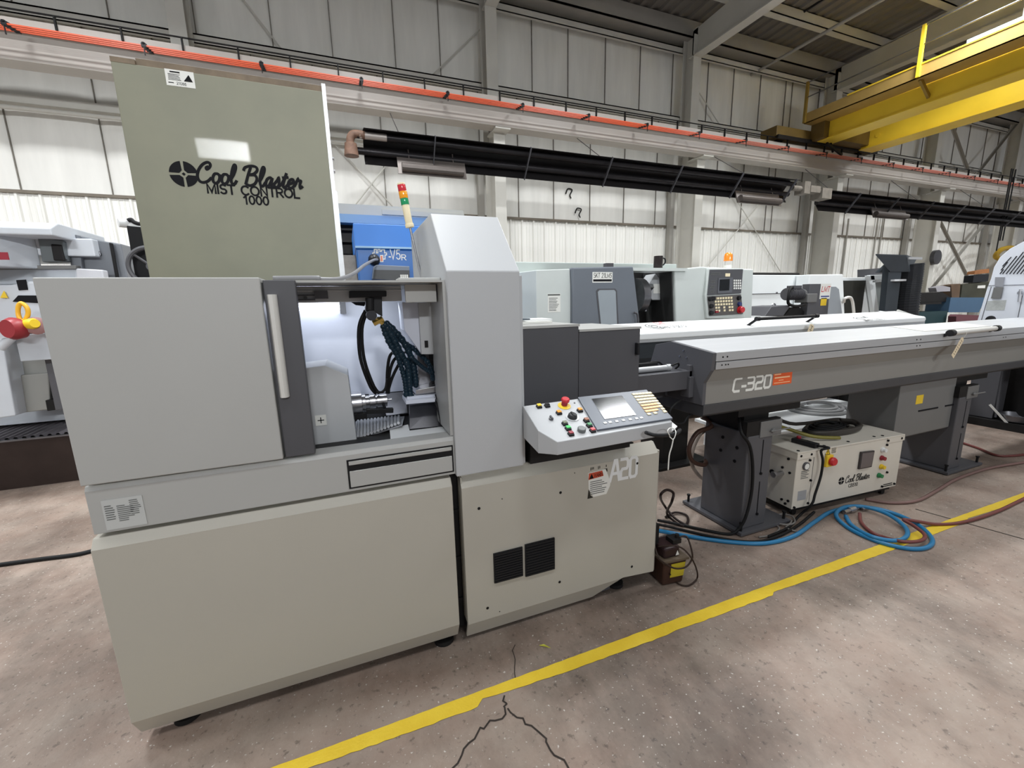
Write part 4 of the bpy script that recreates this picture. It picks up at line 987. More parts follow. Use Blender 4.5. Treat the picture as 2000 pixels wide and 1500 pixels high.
g = MB(); g.cyl(L(0, .10, .32), L(-.07, .10, .32), .017, n=12); g.cyl(L(-.07, .10, .32), L(-.09, .10, .32), .024, n=6); g.build('pipe_fitting', STEEL, P, smooth='auto'); g = MB(); g.cyl(L(0, .26, .25), L(-.06, .26, .25), .02, n=6); g.cyl(L(-.02, .22, .20), L(-.07, .25, .20), .012, n=8); g.build('pipe_fitting', STEEL, P, smooth='auto')
P.rotation_euler.z = math.radians(-3.35)

def loose(name, label, cat, pts, r, m, k=8, n=10, group=None):
    return tag(MB().tube(pts, r, n=n, k=k).build(name, m, None, smooth=True), label, cat, group)
# pendant on the pump box
zt = .519
pd = thing('hand_pendant', 'black hand pendant with red button lying on top of the cream pump box', 'pendant', atz(1573, 863, zt))
a, b = atz(1549, 858, zt+.015), atz(1597, 871, zt+.015)
MB().obox(a, b, .055, .032).build('housing', BLACKP, pd, bevel=.006)
c = atz(1560, 856, zt+.03); MB().lathe([(-.003, .014), (.012, .016), (.018, .012)], c, (0, 0, 1), 14).build('red_button', DKRED, pd, smooth='auto')
loose('pendant_cable', 'black cable falling from the hand pendant across the pump box front', 'cable', [b, b+V(.03, -.06, .0), aty(1604, 880, 1.86), aty(1607, 900, 1.855), aty(1603, 930, 1.855), aty(1592, 965, 1.845), aty(1585, 985, 1.84), atz(1560, 1008, .012), atz(1540, 1030, .012), atz(1500, 1048, .012)], .0085, BLACK)
# coiled hose on the pump box
zc = .532
c = atz(1625, 838, zc)
pts = []
for i in range(64):
    a = i*2*math.pi/20; r = .27+.016*math.sin(i*.9) if i > 20 else .20+.0035*i
    pts.append(V(c.x+math.cos(a)*r*1.05, min(c.y+math.sin(a)*r*.42, 9), zc+.011*(i//20)+.004*math.sin(a)))
pts += [V(c.x-.25, c.y+.13, zc+.04), V(c.x-.45, c.y+.16, zc+.10), V(c.x-.66, c.y+.12, .64), V(2.66, 2.24, .70)]
hc = mat('oily_grey_hose', (62, 58, 54), .4, var=.1)
loose('coiled_hose', 'dark coiled hose lying on top of the cream pump box', 'hose', pts, .0145, hc, k=4)
pts = []
for i in range(44):
    a = i*2*math.pi/16+1; r = .20-.0022*i
    pts.append(V(c.x-.03+math.cos(a)*r*1.1, c.y+.02+math.sin(a)*r*.42, zc+.022+.010*(i//16)))
loose('coiled_cable', 'black coiled cable nested inside the hose on the pump box', 'cable', pts, .010, BLACK, k=4)
loose('yellow_stripe_hose', 'dark yellowish olive hose bridging from the feeder stand to the coil', 'hose', [V(2.66, 2.2, .70), V(2.9, 2.16, .665), V(3.1, 2.12, .60), V(3.24, 2.02, .55), V(3.42, 1.94, .537)], .013, mat('olive_hose', (120, 112, 40), .4), k=6)  # even olive colour along the whole hose

# ------------------------------------------------------------------ floor hoses and cables
BLUE = mat('blue_air_hose', (30, 114, 160), .35, var=.06)
MARO = mat('maroon_air_hose', (108, 54, 50), .45, var=.08)
BRN = mat('brown_air_hose', (120, 92, 86), .45, var=.08)
Z = lambda px, py, z=.012: atz(px, py, z)
t = thing('air_hose', 'bright blue air hose running from the lathe to a coil over the yellow tape', 'hose', Z(1500, 1050, 0))
MB().tube([Z(1282, 1036, .05), Z(1312, 1041), Z(1360, 1050), Z(1430, 1059), Z(1495, 1061), Z(1550, 1047), Z(1590, 1020), Z(1622, 1000), Z(1665, 991), Z(1710, 993), Z(1760, 1008), Z(1800, 1030), Z(1821, 1055), Z(1808, 1070), Z(1770, 1071), Z(1715, 1058), Z(1665, 1036), Z(1638, 1015), Z(1634, 1001, .03), Z(1652, 990, .035), Z(1690, 990, .035), Z(1735, 1005, .035), Z(1768, 1030, .03), Z(1770, 1048, .03), Z(1745, 1056, .03), Z(1700, 1047, .03), Z(1664, 1026), Z(1652, 1008)], .0135, n=12, k=8).build('tubing', BLUE, t, smooth=True)
a, b = Z(1648, 1000, .02), Z(1690, 1000, .02)
g = MB(); g.cyl(a, a+V(.06, .0, 0), .016, n=6); g.cyl(a+V(.06, 0, 0), a+V(.12, 0, 0), .022, n=14); g.cyl(a+V(.12, 0, 0), a+V(.16, 0, 0), .013, n=8); g.cyl(a+V(.17, -.02, 0), a+V(.22, -.03, 0), .017, n=6); g.build('coupling', STEEL, t, smooth='auto')
loose('air_hose', 'maroon air hose lying inside the blue coil and off to the right edge', 'hose', [Z(1679, 1003, .02), Z(1682, 1020), Z(1700, 1038), Z(1725, 1049), Z(1765, 1058, .04), Z(1798, 1056, .04), Z(1806, 1045, .035), Z(1785, 1027, .045), Z(1765, 1015, .05), Z(1790, 1018, .04), Z(1830, 1024), Z(1880, 1020), Z(1940, 1002), Z(2000, 974), Z(2060, 945)], .011, MARO)
loose('air_hose', 'brownish hose curving on the floor behind the cream pump box', 'hose', [Z(1690, 975), Z(1740, 982), Z(1790, 978), Z(1830, 958), Z(1870, 935), Z(1930, 915), Z(2000, 903), Z(2060, 893)], .012, BRN)
loose('air_hose', 'maroon hose on the floor beyond the second feeder stand', 'hose', [Z(1880, 865), Z(1910, 875), Z(1945, 889), Z(1980, 890), Z(2030, 884)], .012, MARO)
loose('power_cable', 'black cable looping up beside the lathe corner', 'cable', [Z(1345, 1028), Z(1318, 1012, .03), Z(1296, 985, .11), aty(1290, 968, 1.98), aty(1302, 957, 1.98), aty(1315, 963, 1.98), aty(1312, 980, 1.98), Z(1303, 1004, .03), Z(1330, 1026), Z(1343, 1020), Z(1340, 1006), Z(1318, 1001, .015), Z(1300, 1010)], .0085, mat('brown_black_cable', (44, 34, 32), .45))
loose('power_cable', 'black cable draped down the first feeder stand to the floor', 'cable', [V(2.42, 2.0, .80), aty(1448, 845, 1.885), aty(1464, 870, 1.88), aty(1470, 910, 1.88), aty(1468, 960, 1.88), aty(1458, 1005, 1.875), Z(1445, 1030, .06), Z(1425, 1043), Z(1380, 1036), Z(1330, 1025), Z(1284, 1016, .03)], .010, BLACK)
loose('power_cable', 'dark cable lying beside the blue hose in front of the stand base', 'cable', [Z(1284, 1024, .03), Z(1330, 1034), Z(1400, 1050), Z(1470, 1058, .012), Z(1520, 1047, .012), Z(1560, 1025), Z(1590, 1000)], .009, BLACK)
loose('signal_cable', 'thin grey cable coiled at the pump box corner', 'cable', [Z(1482, 1049), Z(1505, 1045), Z(1522, 1033), Z(1515, 1022), Z(1530, 1012, .02), Z(1545, 1016, .02), Z(1540, 1024, .02), Z(1520, 1022, .02), Z(1514, 1012, .02), Z(1526, 1004, .025), Z(1546, 1008, .025), Z(1552, 1020, .02), Z(1535, 1030), Z(1555, 1038)], .006, mat('grey_cable', (120, 116, 112), .45))
loose('drain_hose', 'brown-black hoses bowing out beside the first feeder stand', 'hose', [V(2.42, 2.3, .74), aty(1390, 832, 2.2), aty(1362, 845, 2.2), aty(1346, 875, 2.2), aty(1352, 900, 2.2), aty(1375, 908, 2.2), V(2.42, 2.25, .42)], .016, mat('brown_hose', (74, 54, 46), .4))
loose('drain_hose', 'pale hose falling to the floor behind the first feeder stand', 'hose', [V(2.44, 2.34, .72), aty(1396, 830, 2.3), aty(1366, 850, 2.3), aty(1350, 895, 2.3), aty(1362, 925, 2.35), Z(1388, 945), Z(1410, 952)], .014, mat('pale_hose', (150, 138, 128), .4))
loose('power_cable', 'black cable on the floor left of the lathe', 'cable', [Z(-60, 1111), Z(0, 1103), Z(80, 1092), Z(150, 1083), V(-1.6, 3.46, .012), V(-.6, 3.3, .012)], .014, BLACK)
loose('supply_cable', 'grey supply cable resting along the lathe roof up to the blue machine', 'cable', [V(-.26, 1.95, 1.724), V(-.10, 1.93, 1.724), aty(620, 545, 1.94), aty(660, 545, 1.98), aty(690, 535, 2.2), aty(712, 518, 2.6), aty(730, 508, 3.2), aty(737, 507, 3.84)], .009, mat('grey_cable2', (128, 128, 130), .4))
# feeder cables left of the stand
loose('control_cable', 'thin black cables drooping below the feeder nose', 'cable', [aty(1330, 782, 1.97), aty(1318, 790, 1.95), aty(1308, 805, 1.94), aty(1316, 825, 1.94), aty(1335, 826, 1.96), aty(1346, 812, 1.98), V(2.1, 2.0, .89)], .006, BLACK)
# oil pump can
OIL = mat('oily_brown_plastic', (66, 46, 38), .35, var=.2, vscale=12)
O = thing('oil_lubricator', 'small oily brown lubricator tank with yellow label beside the lathe corner', 'lubricator', (1.6, 1.75, 0))
g = MB().hull([(1.535, 1.675, .003), (1.665, 1.66, .003), (1.675, 1.80, .003), (1.545, 1.81, .003)], [(1.530, 1.668, .15), (1.682, 1.652, .15), (1.69, 1.81, .15), (1.536, 1.815, .15)]); tank = g.build('tank', OIL, O, bevel=.008)
g = MB().hull([(1.525, 1.662, .15), (1.69, 1.645, .15), (1.70, 1.82, .15), (1.53, 1.82, .15)], [(1.525, 1.662, .162), (1.69, 1.645, .162), (1.70, 1.82, .162), (1.53, 1.82, .162)]); g.build('tank_rim', mat('murky_rim', (96, 84, 70), .4), O)
g = MB().box(1.545, 1.655, 1.68, 1.80, .162, .225); pm = g.build('pump_head', mat('dark_maroon_cover', (50, 36, 36), .35), O, bevel=.012)
g = MB(); g.box(1.62, 1.68, 1.70, 1.76, .222, .25); g.cyl((1.665, 1.72, .24), (1.665, 1.72, .27), .012); g.build('outlet_block', DARK, O); g = MB(); g.box(1.50, 1.56, 1.75, 1.84, .14, .34); g.build('bracket', DARK, O)
q = [(1.577, 1.6655, .05), (1.663, 1.655, .05), (1.671, 1.652, .135), (1.580, 1.662, .135)]
g = MB().hull([V(*v) for v in q], [V(*v)+V(0, -.0015, 0) for v in q]); yl = g.build('yellow_label', mat('oily_yellow_label', (190, 172, 40), .5, var=.1), tank)
g = MB(); g.poly([(1.622, 1.6785, .17), (1.648, 1.6785, .17), (1.635, 1.6785, .20)]); g.build('warning_triangle', SIGNW, pm)
loose('oil_line', 'thin black line looping around the small brown lubricator tank', 'cable', [(1.665, 1.70, .262), (1.70, 1.68, .265), aty(1352, 1080, 1.64), aty(1350, 1095, 1.635), aty(1338, 1108, 1.63), aty(1318, 1110, 1.63), aty(1298, 1100, 1.64), aty(1286, 1088, 1.66), (1.50, 1.72, .25)], .005, mat('brown_line', (50, 38, 32), .4))
loose('oil_line', 'thin brown line hanging from the lubricator down to the floor', 'cable', [(1.53, 1.72, .225), aty(1318, 1066, 1.66), aty(1338, 1075, 1.63), aty(1356, 1100, 1.60), Z(1362, 1128, .02), Z(1345, 1143, .008), Z(1325, 1140, .008), Z(1312, 1125, .02), aty(1309, 1122, 1.65)], .0045, mat('brown_line', (50, 38, 32), .4))
# ------------------------------------------------------------------ lathe SKT behind
S = thing('turning_centre', 'white and blue-grey turning centre with SKT 21 badge and amber beacon behind the feeders', 'lathe', (3.4, 4.8, 0))
SKW = mat('greenish_white_paint', (200, 206, 203), .4, var=.03)
SKG = mat('blue_grey_paint', (104, 110, 118), .4, var=.05, vscale=2)
ys = 4.2
g = MB(); g.box(1.45, 4.42, 4.85, 5.6, .05, 2.10); g.box(1.45, 5.45, 4.4, 5.6, .05, 1.0); g.build('rear_body', mat('grey_green_paint', (176, 184, 180), .4, var=.04), S, bevel=.01)
g = MB(); g.hull([(1.93, ys, .1), (2.42, ys, .1), (2.42, ys+.8, .1), (1.75, ys+.8, .1)], [(1.93, ys, 1.95), (2.34, ys, 1.965), (2.34, ys+.8, 1.965), (1.75, ys+.8, 1.95)])
lh = g.build('left_housing', SKW, S, bevel=.008)
g = MB(); p = aty(1070, 610, ys); panel(g, (p.x, ys, p.z), .155, .20, t=.002); ls = g.build('notice_sticker', SIGNW, lh)
g = MB(); g.box(p.x, p.x+.15, ys-.004, ys-.002, p.z+.18, p.z+.195); random.seed(6); lines(g, (p.x+.012, ys-.0025, p.z+.01), .125, .15, 9, t=.35); g.build('print', GREYINK, ls)
g = MB().prism([(2.345, .3), (2.345, 1.975), (3.145, 1.995), (3.26, 1.38), (3.28, .3)], 'y', ys-.05, ys+.05); dr = g.build('front_door', SKG, S, bevel=.015)
g = MB().prism([(2.72, 1.2), (2.645, 1.72), (2.67, 1.745), (2.90, 1.745), (2.925, 1.72), (2.97, 1.2)], 'y', ys-.054, ys-.05); wf = g.build('door_window_frame', DGREY2, dr)
g = MB().prism([(2.735, 1.2), (2.665, 1.71), (2.69, 1.73), (2.885, 1.73), (2.905, 1.71), (2.945, 1.2)], 'y', ys-.058, ys-.054); g.build('door_window', mat('hazy_window', (150, 158, 164), .25), wf)
p, q = aty(1157, 552, ys-.051), aty(1196, 552, ys-.051); g = MB(); panel(g, (p.x, ys-.05, p.z), q.x-p.x, .115, t=.001); bd = g.build('badge', SIGNW, dr)
text('lettering', 'SKT 21LMS', (p.x+.015, ys-.051, p.z+.052), .055, INK, bd, w=(q.x-p.x)-.03, slant=.1)
g = MB(); g.box(p.x+.01, q.x-.01, ys-.053, ys-.051, p.z+.012, p.z+.036); g.build('badge_bar', INK, bd)
g = MB(); g.tube([aty(1238, 611, ys-.08), aty(1242, 611, ys-.1), aty(1245, 616, ys-.1), aty(1246, 630, ys-.1)], .012, n=8); g.build('door_handle', DGREY2, dr, smooth=True)
g = MB(); c = aty(1187, 518, 4.5); g.box(c.x-.05, c.x+.05, 4.45, 4.52, 1.99, c.z+.02); g.build('door_rail', DGREY2, S)
# open work area
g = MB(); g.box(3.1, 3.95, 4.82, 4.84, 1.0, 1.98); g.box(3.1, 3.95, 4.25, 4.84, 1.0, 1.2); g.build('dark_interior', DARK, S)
g = MB(); g.box(3.14, 4.0, ys, ys+.3, 1.95, 1.985); g.build('top_frame', SKW, S)
g = MB().prism([(3.915, 1.0), (3.812, 1.97), (3.826, 1.97), (3.929, 1.0)], 'y', ys+.08, ys+.65); g.build('inner_shade_sheet', mat('painted_inner_shade', (58, 58, 58), .5, var=.2), S)  # thin dark sheet added over the housing side to paint in the interior shade
cc = aty(1240, 578, 4.5); g = MB().lathe([(0, .22), (.10, .22), (.11, .18), (.13, .18), (.135, .06)], (cc.x-.02, 4.5, cc.z), (1, 0, 0), 28); ch = g.build('chuck', STEELD, S, smooth='auto')
g = MB()
for a in (.4, 2.5, 4.6): g.obox((cc.x+.12, 4.5+math.cos(a)*.08, cc.z+math.sin(a)*.08), (cc.x+.12, 4.5+math.cos(a)*.2, cc.z+math.sin(a)*.2), .06, .06, (1, 0, 0))
g.build('chuck_jaw', STEEL, ch)
lo = [aty(*v, 4.5) for v in ((1268, 552), (1280, 534), (1292, 547), (1296, 586), (1274, 586), (1260, 566))]
g = MB().hull(lo, [v+V(.05, .25, 0) for v in lo]); tu = g.build('turret_cover', mat('light_grey_casting', (176, 178, 180), .4), S, bevel=.01)
lo = [aty(*v, 4.6) for v in ((1292, 536), (1310, 548), (1322, 583), (1296, 586), (1290, 560))]; g = MB().hull(lo, [v+V(0, .2, 0) for v in lo]); g.build('slide_cover', mat('mid_grey_casting', (120, 122, 124), .4), S)
p = aty(1276, 573, 4.499); g = MB(); panel(g, (p.x, 4.499, p.z), .11, .12, t=.001); g.build('sticker', SIGNW, tu)
# right housing with control
g = MB(); g.prism([(3.93, 1.0), (3.83, 1.975), (4.26, 2.01), (5.18, 1.985), (5.30, .1), (3.95, .1)], 'y', ys+.04, ys+.7); rh = g.build('right_housing', SKW, S, bevel=.02, seg=3)
f2 = [aty(*v, ys) for v in ((1384, 524), (1451, 524), (1447, 578), (1456, 622), (1381, 622), (1377, 577))]
g = MB().hull(f2, [v+V(0, .08, 0) for v in f2]); ct = g.build('control_cabinet', SKW, S, bevel=.01)
def yq(pix, m, nm, par, y=ys-.001, d=.012, bev=.002):
    q = [aty(*v, y) for v in pix]; return MB().hull(q, [v+V(0, -d, 0) for v in q]).build(nm, m, par, bevel=bev)
up = yq([(1386, 527), (1450, 526), (1446, 573), (1381, 577)], DGREY2, 'control_face', ct)
yq([(1403, 543), (1431, 542), (1429, 572), (1401, 573)], mat('screen_bezel', (92, 94, 100), .4), 'screen_bezel', up, ys-.014, .006)
yq([(1406, 546), (1425, 545), (1424, 567), (1405, 568)], SCREEN, 'display_screen', up, ys-.021, .004)
lw = yq([(1381, 579), (1446, 575), (1450, 613), (1385, 617)], mat('brown_grey_face', (86, 82, 80), .45), 'control_face', ct)
for r in range(5):
    for c in range(7):
        if r > 2 and c in (2, 4): continue
        px, py = 1397+c*5.2+r*.6, 583+r*6.0-c*.25; q = aty(px, py, ys-.016); MB().box(q.x-.015, q.x+.015, ys-.02, ys-.013, q.z-.013, q.z+.013).build('control_key', CREAM, lw)
for (px, py, m) in ((1386, 584, BLACKP), (1392, 583, BLACKP), (1388, 598, BLACKP), (1388, 611, BLACKP), (1442, 582, BLACKP), (1443, 594, mat('navy_knob', (50, 60, 110), .4))):
    q = aty(px, py, ys-.013); MB().lathe([(0, .03), (.03, .026)], q, (0, -1, 0), 12).build('control_knob', m, lw, smooth='auto')
q = aty(1444.5, 605, ys-.013); MB().lathe([(0, .05), (.012, .05), (.013, .035), (.03, .035), (.04, .042), (.055, .036)], q, (0, -1, 0), 16).build('stop_button', RED, lw, smooth='auto')
q = aty(1399, 609, ys-.013); MB().box(q.x-.025, q.x+.025, ys-.03, ys-.013, q.z-.012, q.z+.012).build('red_key', DKRED, lw)
for r in range(4):
    for c in range(4):
        px, py = 1434+c*4, 548+r*5.0; q = aty(px, py, ys-.016); MB().box(q.x-.011, q.x+.011, ys-.019, ys-.013, q.z-.012, q.z+.012).build('panel_key', SIGNW, up)
g = MB(); random.seed(11)
for (px, py) in ((1389, 531), (1388, 547), (1387, 557), (1386, 566)):
    q = aty(px, py, ys-.014); g.box(q.x, q.x+(.16 if py == 531 else .09), ys-.016, ys-.0135, q.z-.012, q.z-.006); 
    for k in range(6 if py == 531 else 3): g.box(q.x+.027*k, q.x+.027*k+.014, ys-.016, ys-.0135, q.z-.040, q.z-.022)
g.build('panel_print', GREYINK, up)
q = aty(1421, 537, ys-.014); MB().box(q.x-.04, q.x+.04, ys-.018, ys-.014, q.z-.02, q.z+.02).build('small_tag', CREAM, up)
c = aty(1422, 518, ys+.3); bz = 2.01
g = MB(); g.cyl((c.x, c.y, 1.96), (c.x, c.y, c.z), .05); bm_ = g.build('beacon_base', SIGNW, S, smooth='auto')
c2 = aty(1422, 510, ys+.3); MB().lathe([(0, .058), (.07, .056), (.10, .045), (.115, .02)], c2, (0, 0, 1), 18).build('amber_beacon', mat('amber_lens2', (240, 140, 40), .2, coat=.4), bm_, smooth='auto')
# mug on the machine
c = aty(1285, 526, 4.36); mg = thing('mug', 'dark mug with handle standing on top of the turning centre', 'mug', (c.x, 4.36, 1.985))
g = MB().lathe([(0, .052), (.005, .055), (.155, .055), (.155, .047), (.02, .045)], (c.x, 4.36, 1.986), (0, 0, 1), 20); g.build('cup', mat('black_brown_glaze', (44, 38, 38), .3), mg, smooth='auto')
g = MB().tube([(c.x+.05, 4.36, 2.12), (c.x+.10, 4.36, 2.11), (c.x+.105, 4.36, 2.06), (c.x+.05, 4.36, 2.02)], .009); g.build('handle', BLACKP, mg, smooth=True)

# ------------------------------------------------------------------ machining centre with HUR lettering
H = thing('machining_centre', 'white machine with HUR lettering and wide door standing behind the white bar feeder', 'machine', (9.5, 6.6, 0))
yh = 6.0
HW = mat('cold_white_paint', (230, 235, 236), .35, var=.02)
g = MB(); g.box(6.6, 9.6, yh+.3, yh+1.4, 0, 2.06); g.box(9.6, 12.9, yh+.5, yh+1.4, 0, 2.02); b0 = g.build('body', HW, H, bevel=.01)
g = MB(); g.box(6.6, 9.02, yh+.28, yh+.30, 1.68, 1.69); p = aty(1517, 572, yh+.29); g.cyl((p.x, yh+.29, p.z), (p.x, yh+.28, p.z), .02); g.build('seam', DGREY, b0)
g = MB().prism([(8.92, .2), (8.92, 2.05), (9.98, 2.06), (10.45, .2)], 'y', yh, yh+.28); dr = g.build('door', HW, H, bevel=.02)
lo = [aty(*v, yh-.001) for v in ((1607, 618), (1607, 565), (1613, 560), (1632, 560), (1638, 565), (1645, 618))]
g = MB().hull(lo, [v+V(0, -.006, 0) for v in lo]); g.build('door_window', mat('cool_grey_window', (140, 146, 152), .3), dr)
g = MB(); g.tube([aty(1648, 590, yh-.02), aty(1650, 583, yh-.08), aty(1660, 581, yh-.1), aty(1665, 590, yh-.1), aty(1668, 615, yh-.1)], .03, n=8); g.build('door_handle', ALUW, dr, smooth=True)
p = aty(1569, 553, yh-.001); p = aty(1569, 553, yh+.298); text('lettering', 'HUR', (p.x, yh+.298, p.z), .15, INK, b0, w=.34)
g = MB(); p = aty(1570, 568, yh+.29); g.box(p.x, p.x+.26, yh+.285, yh+.30, p.z, p.z+.22); g.build('blue_sign', mat('sign_blue', (40, 96, 176), .4), b0)
g = MB(); g.box(9.98, 11.6, yh+.46, yh+.5, .3, 1.95); g.build('dark_opening', mat('dark_olive_opening', (50, 50, 46), .5), H)
g = MB(); q = [aty(*v, yh+.4) for v in ((1696, 538), (1708, 538), (1718, 620), (1708, 620))]; g.hull(q, [v+V(0, .08, 0) for v in q]); q = [aty(*v, yh+.4) for v in ((1700, 537), (1739, 536), (1738, 547), (1701, 547))]; g.hull(q, [v+V(0, .08, 0) for v in q])
g.build('window_frame', HW, H, bevel=.008)
q = [aty(*v, yh+.44) for v in ((1707, 546), (1738, 546), (1732, 620), (1716, 620))]; g = MB().hull(q, [v+V(0, .02, 0) for v in q]); g.build('glass_panel', mat('misty_glass', (152, 160, 158), .2), H)
g = MB(); q = [aty(*v, yh+1.0) for v in ((1700, 525), (1740, 522), (1740, 540), (1700, 540))]; g.hull(q, [v+V(0, .3, 0) for v in q]); g.build('top_box', DGREY, H)
pk = thing('pipe_rack', 'rusty and dark pipes lying on top of the white machine', 'pipe rack', (8.5, 6.9, 2.06))
for k, (m, y, z) in enumerate(((mat('rust', (118, 74, 58), .6), 6.75, 2.107), (DARK, 6.86, 2.107), (YELL, 6.96, 2.092))):
    MB().cyl((6.9+k*.3, y, z), (7.8 if k == 0 else 10.2-k*.4, y, z), .045 if k < 2 else .03, n=10).build('pipe', m, pk, smooth='auto')

# dust box with motor between the feeders and the white machine
D = thing('dust_collector', 'dark grey box with top motor and LMT sticker before the white machine', 'dust collector', (6.9, 4.6, 0))
yd = 4.6
def dq(pix, y, d, m, nm, par=D, bev=.006):
    q = [aty(*v, y) for v in pix]; return MB().hull(q, [v+V(0, d, 0) for v in q]).build(nm, m, par, bevel=bev)
x0 = aty(1577, 600, yd).x; x1 = aty(1618, 600, yd).x
g = MB().prism([(x0+.02, .05), (x0, 1.80), (x1-.02, 1.80), (x1+.06, .05)], 'y', yd, yd+.12); bx = g.build('cabinet', DGREY, D, bevel=.006)
a = aty(1600, 584, yd); b = aty(1620, 584, yd); g = MB(); panel(g, (a.x, yd, a.z), b.x-a.x, .24, t=.002); lm = g.build('sticker', SIGNW, bx)
text('red_lettering', 'LMT', (a.x+.03, yd-.002, a.z+.11), .09, RED, lm, w=.19, slant=.2); g = MB(); g.box(a.x+.03, b.x-.02, yd-.004, yd-.002, a.z+.03, a.z+.05); g.build('print', mat('blue_print', (60, 70, 130), .5), lm)
a = aty(1602, 597, yd); g = MB(); panel(g, (a.x, yd, a.z), .14, .12, t=.002); g.build('yellow_sticker', YELL, bx)
c = aty(1558, 574, yd); g = MB(); g.cyl((c.x-.14, yd+.1, c.z), (c.x+.22, yd+.1, c.z), .085, n=20); 
for k in range(10):
    x = c.x-.12+k*.032; g.cyl((x, yd+.1, c.z), (x+.012, yd+.1, c.z), .096, n=20)
g.box(c.x-.04, c.x+.14, yd+.04, yd+.16, c.z+.08, c.z+.13); mo = g.build('motor', DGREY2, D)
g = MB(); g.cyl((c.x+.22, yd+.1, c.z), (c.x+.34, yd+.1, c.z-.02), .08, n=16); g.box(c.x+.22, c.x+.44, yd-.02, yd+.2, c.z-.14, c.z+.0); g.build('gearbox', MGREY, D, bevel=.01)
g = MB().tube([(c.x-.05, yd+.06, c.z+.10), (c.x-.18, yd, c.z+.08), (c.x-.23, yd-.02, c.z-.04), (c.x-.18, yd, c.z-.15), (c.x+.0, yd, c.z-.19), (c.x+.2, yd, c.z-.17)], .022, n=8); g.build('motor_cable', BLACK, D, smooth=True)
dq([(1494, 617), (1507, 599), (1545, 596), (1530, 617)], yd+.02, .5, DGREY, 'hood'); dq([(1530, 618), (1548, 600), (1562, 600), (1580, 618)], yd+.05, .4, DARK, 'hood')
g = MB(); c = aty(1511, 597, yd+.2); g.tube([(c.x-.03, c.y, c.z-.05), (c.x-.03, c.y, c.z+.02), (c.x+.03, c.y, c.z+.02), (c.x+.03, c.y, c.z-.05)], .012, n=6); g.build('lifting_eye', STEEL, D)
g = MB(); g.box(c.x-.1, x1, yd+.1, yd+.5, .05, 1.25); g.build('frame', DARK, D)

# chip conveyor
C = thing('chip_conveyor', 'tall dark chip conveyor with flared hopper mouth beside the white machine', 'conveyor', (11.9, 6.3, 0))
CD = mat('blue_black_steel', (56, 62, 68), .45, var=.08)
yc = 5.7
def cq(pix, y, d, m, nm, bev=.004):
    q = [aty(*v, y) for v in pix]; return MB().hull(q, [v+V(0, d, 0) for v in q]).build(nm, m, C, bevel=bev)
g = MB(); t4 = [aty(1710, 497, yc), aty(1772, 492, yc), aty(1792, 494, yc+.5), aty(1740, 497, yc+.5)]; zt = 2.43
T = [V(q.x, q.y, zt) for q in t4]; l4 = [aty(1738, 518, yc+.1), aty(1762, 512, yc+.1)]
Lw = [V(l4[0].x, yc+.08, 2.10), V(l4[1].x+.3, yc+.08, 2.10), V(l4[1].x+.35, yc+.42, 2.10), V(l4[0].x+.1, yc+.42, 2.10)]
g.hull(Lw, T); g.hull(T, [v+V(0, 0, .02) for v in T]); g.build('hopper', CD, C)
cq([(1737, 517), (1763, 513), (1750, 622), (1727, 622)], yc+.1, .12, CD, 'casing')
q0 = aty(1765, 512, yc+.1); g = MB(); tb = [aty(1775, 516, yc+.25), aty(1772, 545, yc+.25), aty(1767, 580, yc+.25), aty(1763, 625, yc+.25)]
g.tube(tb, .26, n=20)
rb = catmull(tb, 10)
for q, q2 in zip(rb[:-1:1], rb[1::1]): g.cyl(q, q.lerp(q2, .35), .275, n=20)
g.build('flexible_duct', mat('ribbed_black_duct', (44, 46, 50), .4), C)
g = MB(); a = aty(1768, 549, yc); g.cyl((a.x-.1, yc+.25, a.z), (a.x-.1, yc+.25, a.z+.04), .285, n=20); g.build('clamp_band', ALU, C); a = aty(1784, 504, yc); g = MB(); g.box(a.x-.2, a.x+.3, yc-.02, yc, a.z-.03, a.z+.02); g.build('flange_strip', ALU, C)

# white machine at right edge (its end face looks left along the aisle)
X0 = 7.15
R = thing('white_machine', 'tall white machine with louvred arch top at the right edge', 'machine', (8.2, 1.9, 0))
RW = mat('blue_white_paint', (226, 231, 240), .35, var=.02)
edge = [atx(*v, X0) for v in ((1903, 645), (1928, 562), (1935, 545), (1941, 522), (1953, 502), (1972, 486), (2000, 471))]
out = [(q.y, q.z) for q in edge]; ym = out[-1][0]
out += [(ym-.14, out[-1][1]+.06), (ym-.4, out[-1][1]+.10), (1.25, out[-1][1]+.02), (1.1, 1.9), (1.05, 1.1), (out[0][0], 1.1)]
g = MB().prism(out, 'x', X0, X0+1.6); rb_ = g.build('enclosure', RW, R, bevel=.006)
def rq(pix, m, nm, d=.02, par=None, bev=.003):
    q = [atx(*v, X0) for v in pix]; return MB().hull(q, [v+V(-d, 0, 0) for v in q]).build(nm, m, par or rb_, bevel=bev)
g = MB()
for p0, p1 in (((1911, 645), (1936, 560)), ((1929, 558), (2060, 554.5)), ((1983, 645), (1997, 577))):
    g.obox(atx(*p0, X0-.001), atx(*p1, X0-.001), .005, .004, (1, 0, 0))
g.build('door_seam', DGREY2, rb_)
g = MB()
ends = [((1953, 535), (1960, 526)), ((1955, 528), (1968, 512)), ((1958, 535), (1986, 500)), ((1965, 535), (1999, 492)), ((1972, 535), (2008, 489)), ((1979, 535), (2016, 488)), ((1986, 535), (2024, 487)), ((1993, 535), (2031, 487)), ((2000, 535), (2038, 488)), ((1958, 520), (1975, 502))]
for p0, p1 in ends: g.obox(atx(*p0, X0-.003), atx(*p1, X0-.003), .006, .009, (1, 0, 0))
g.build('louvre', INK, rb_)
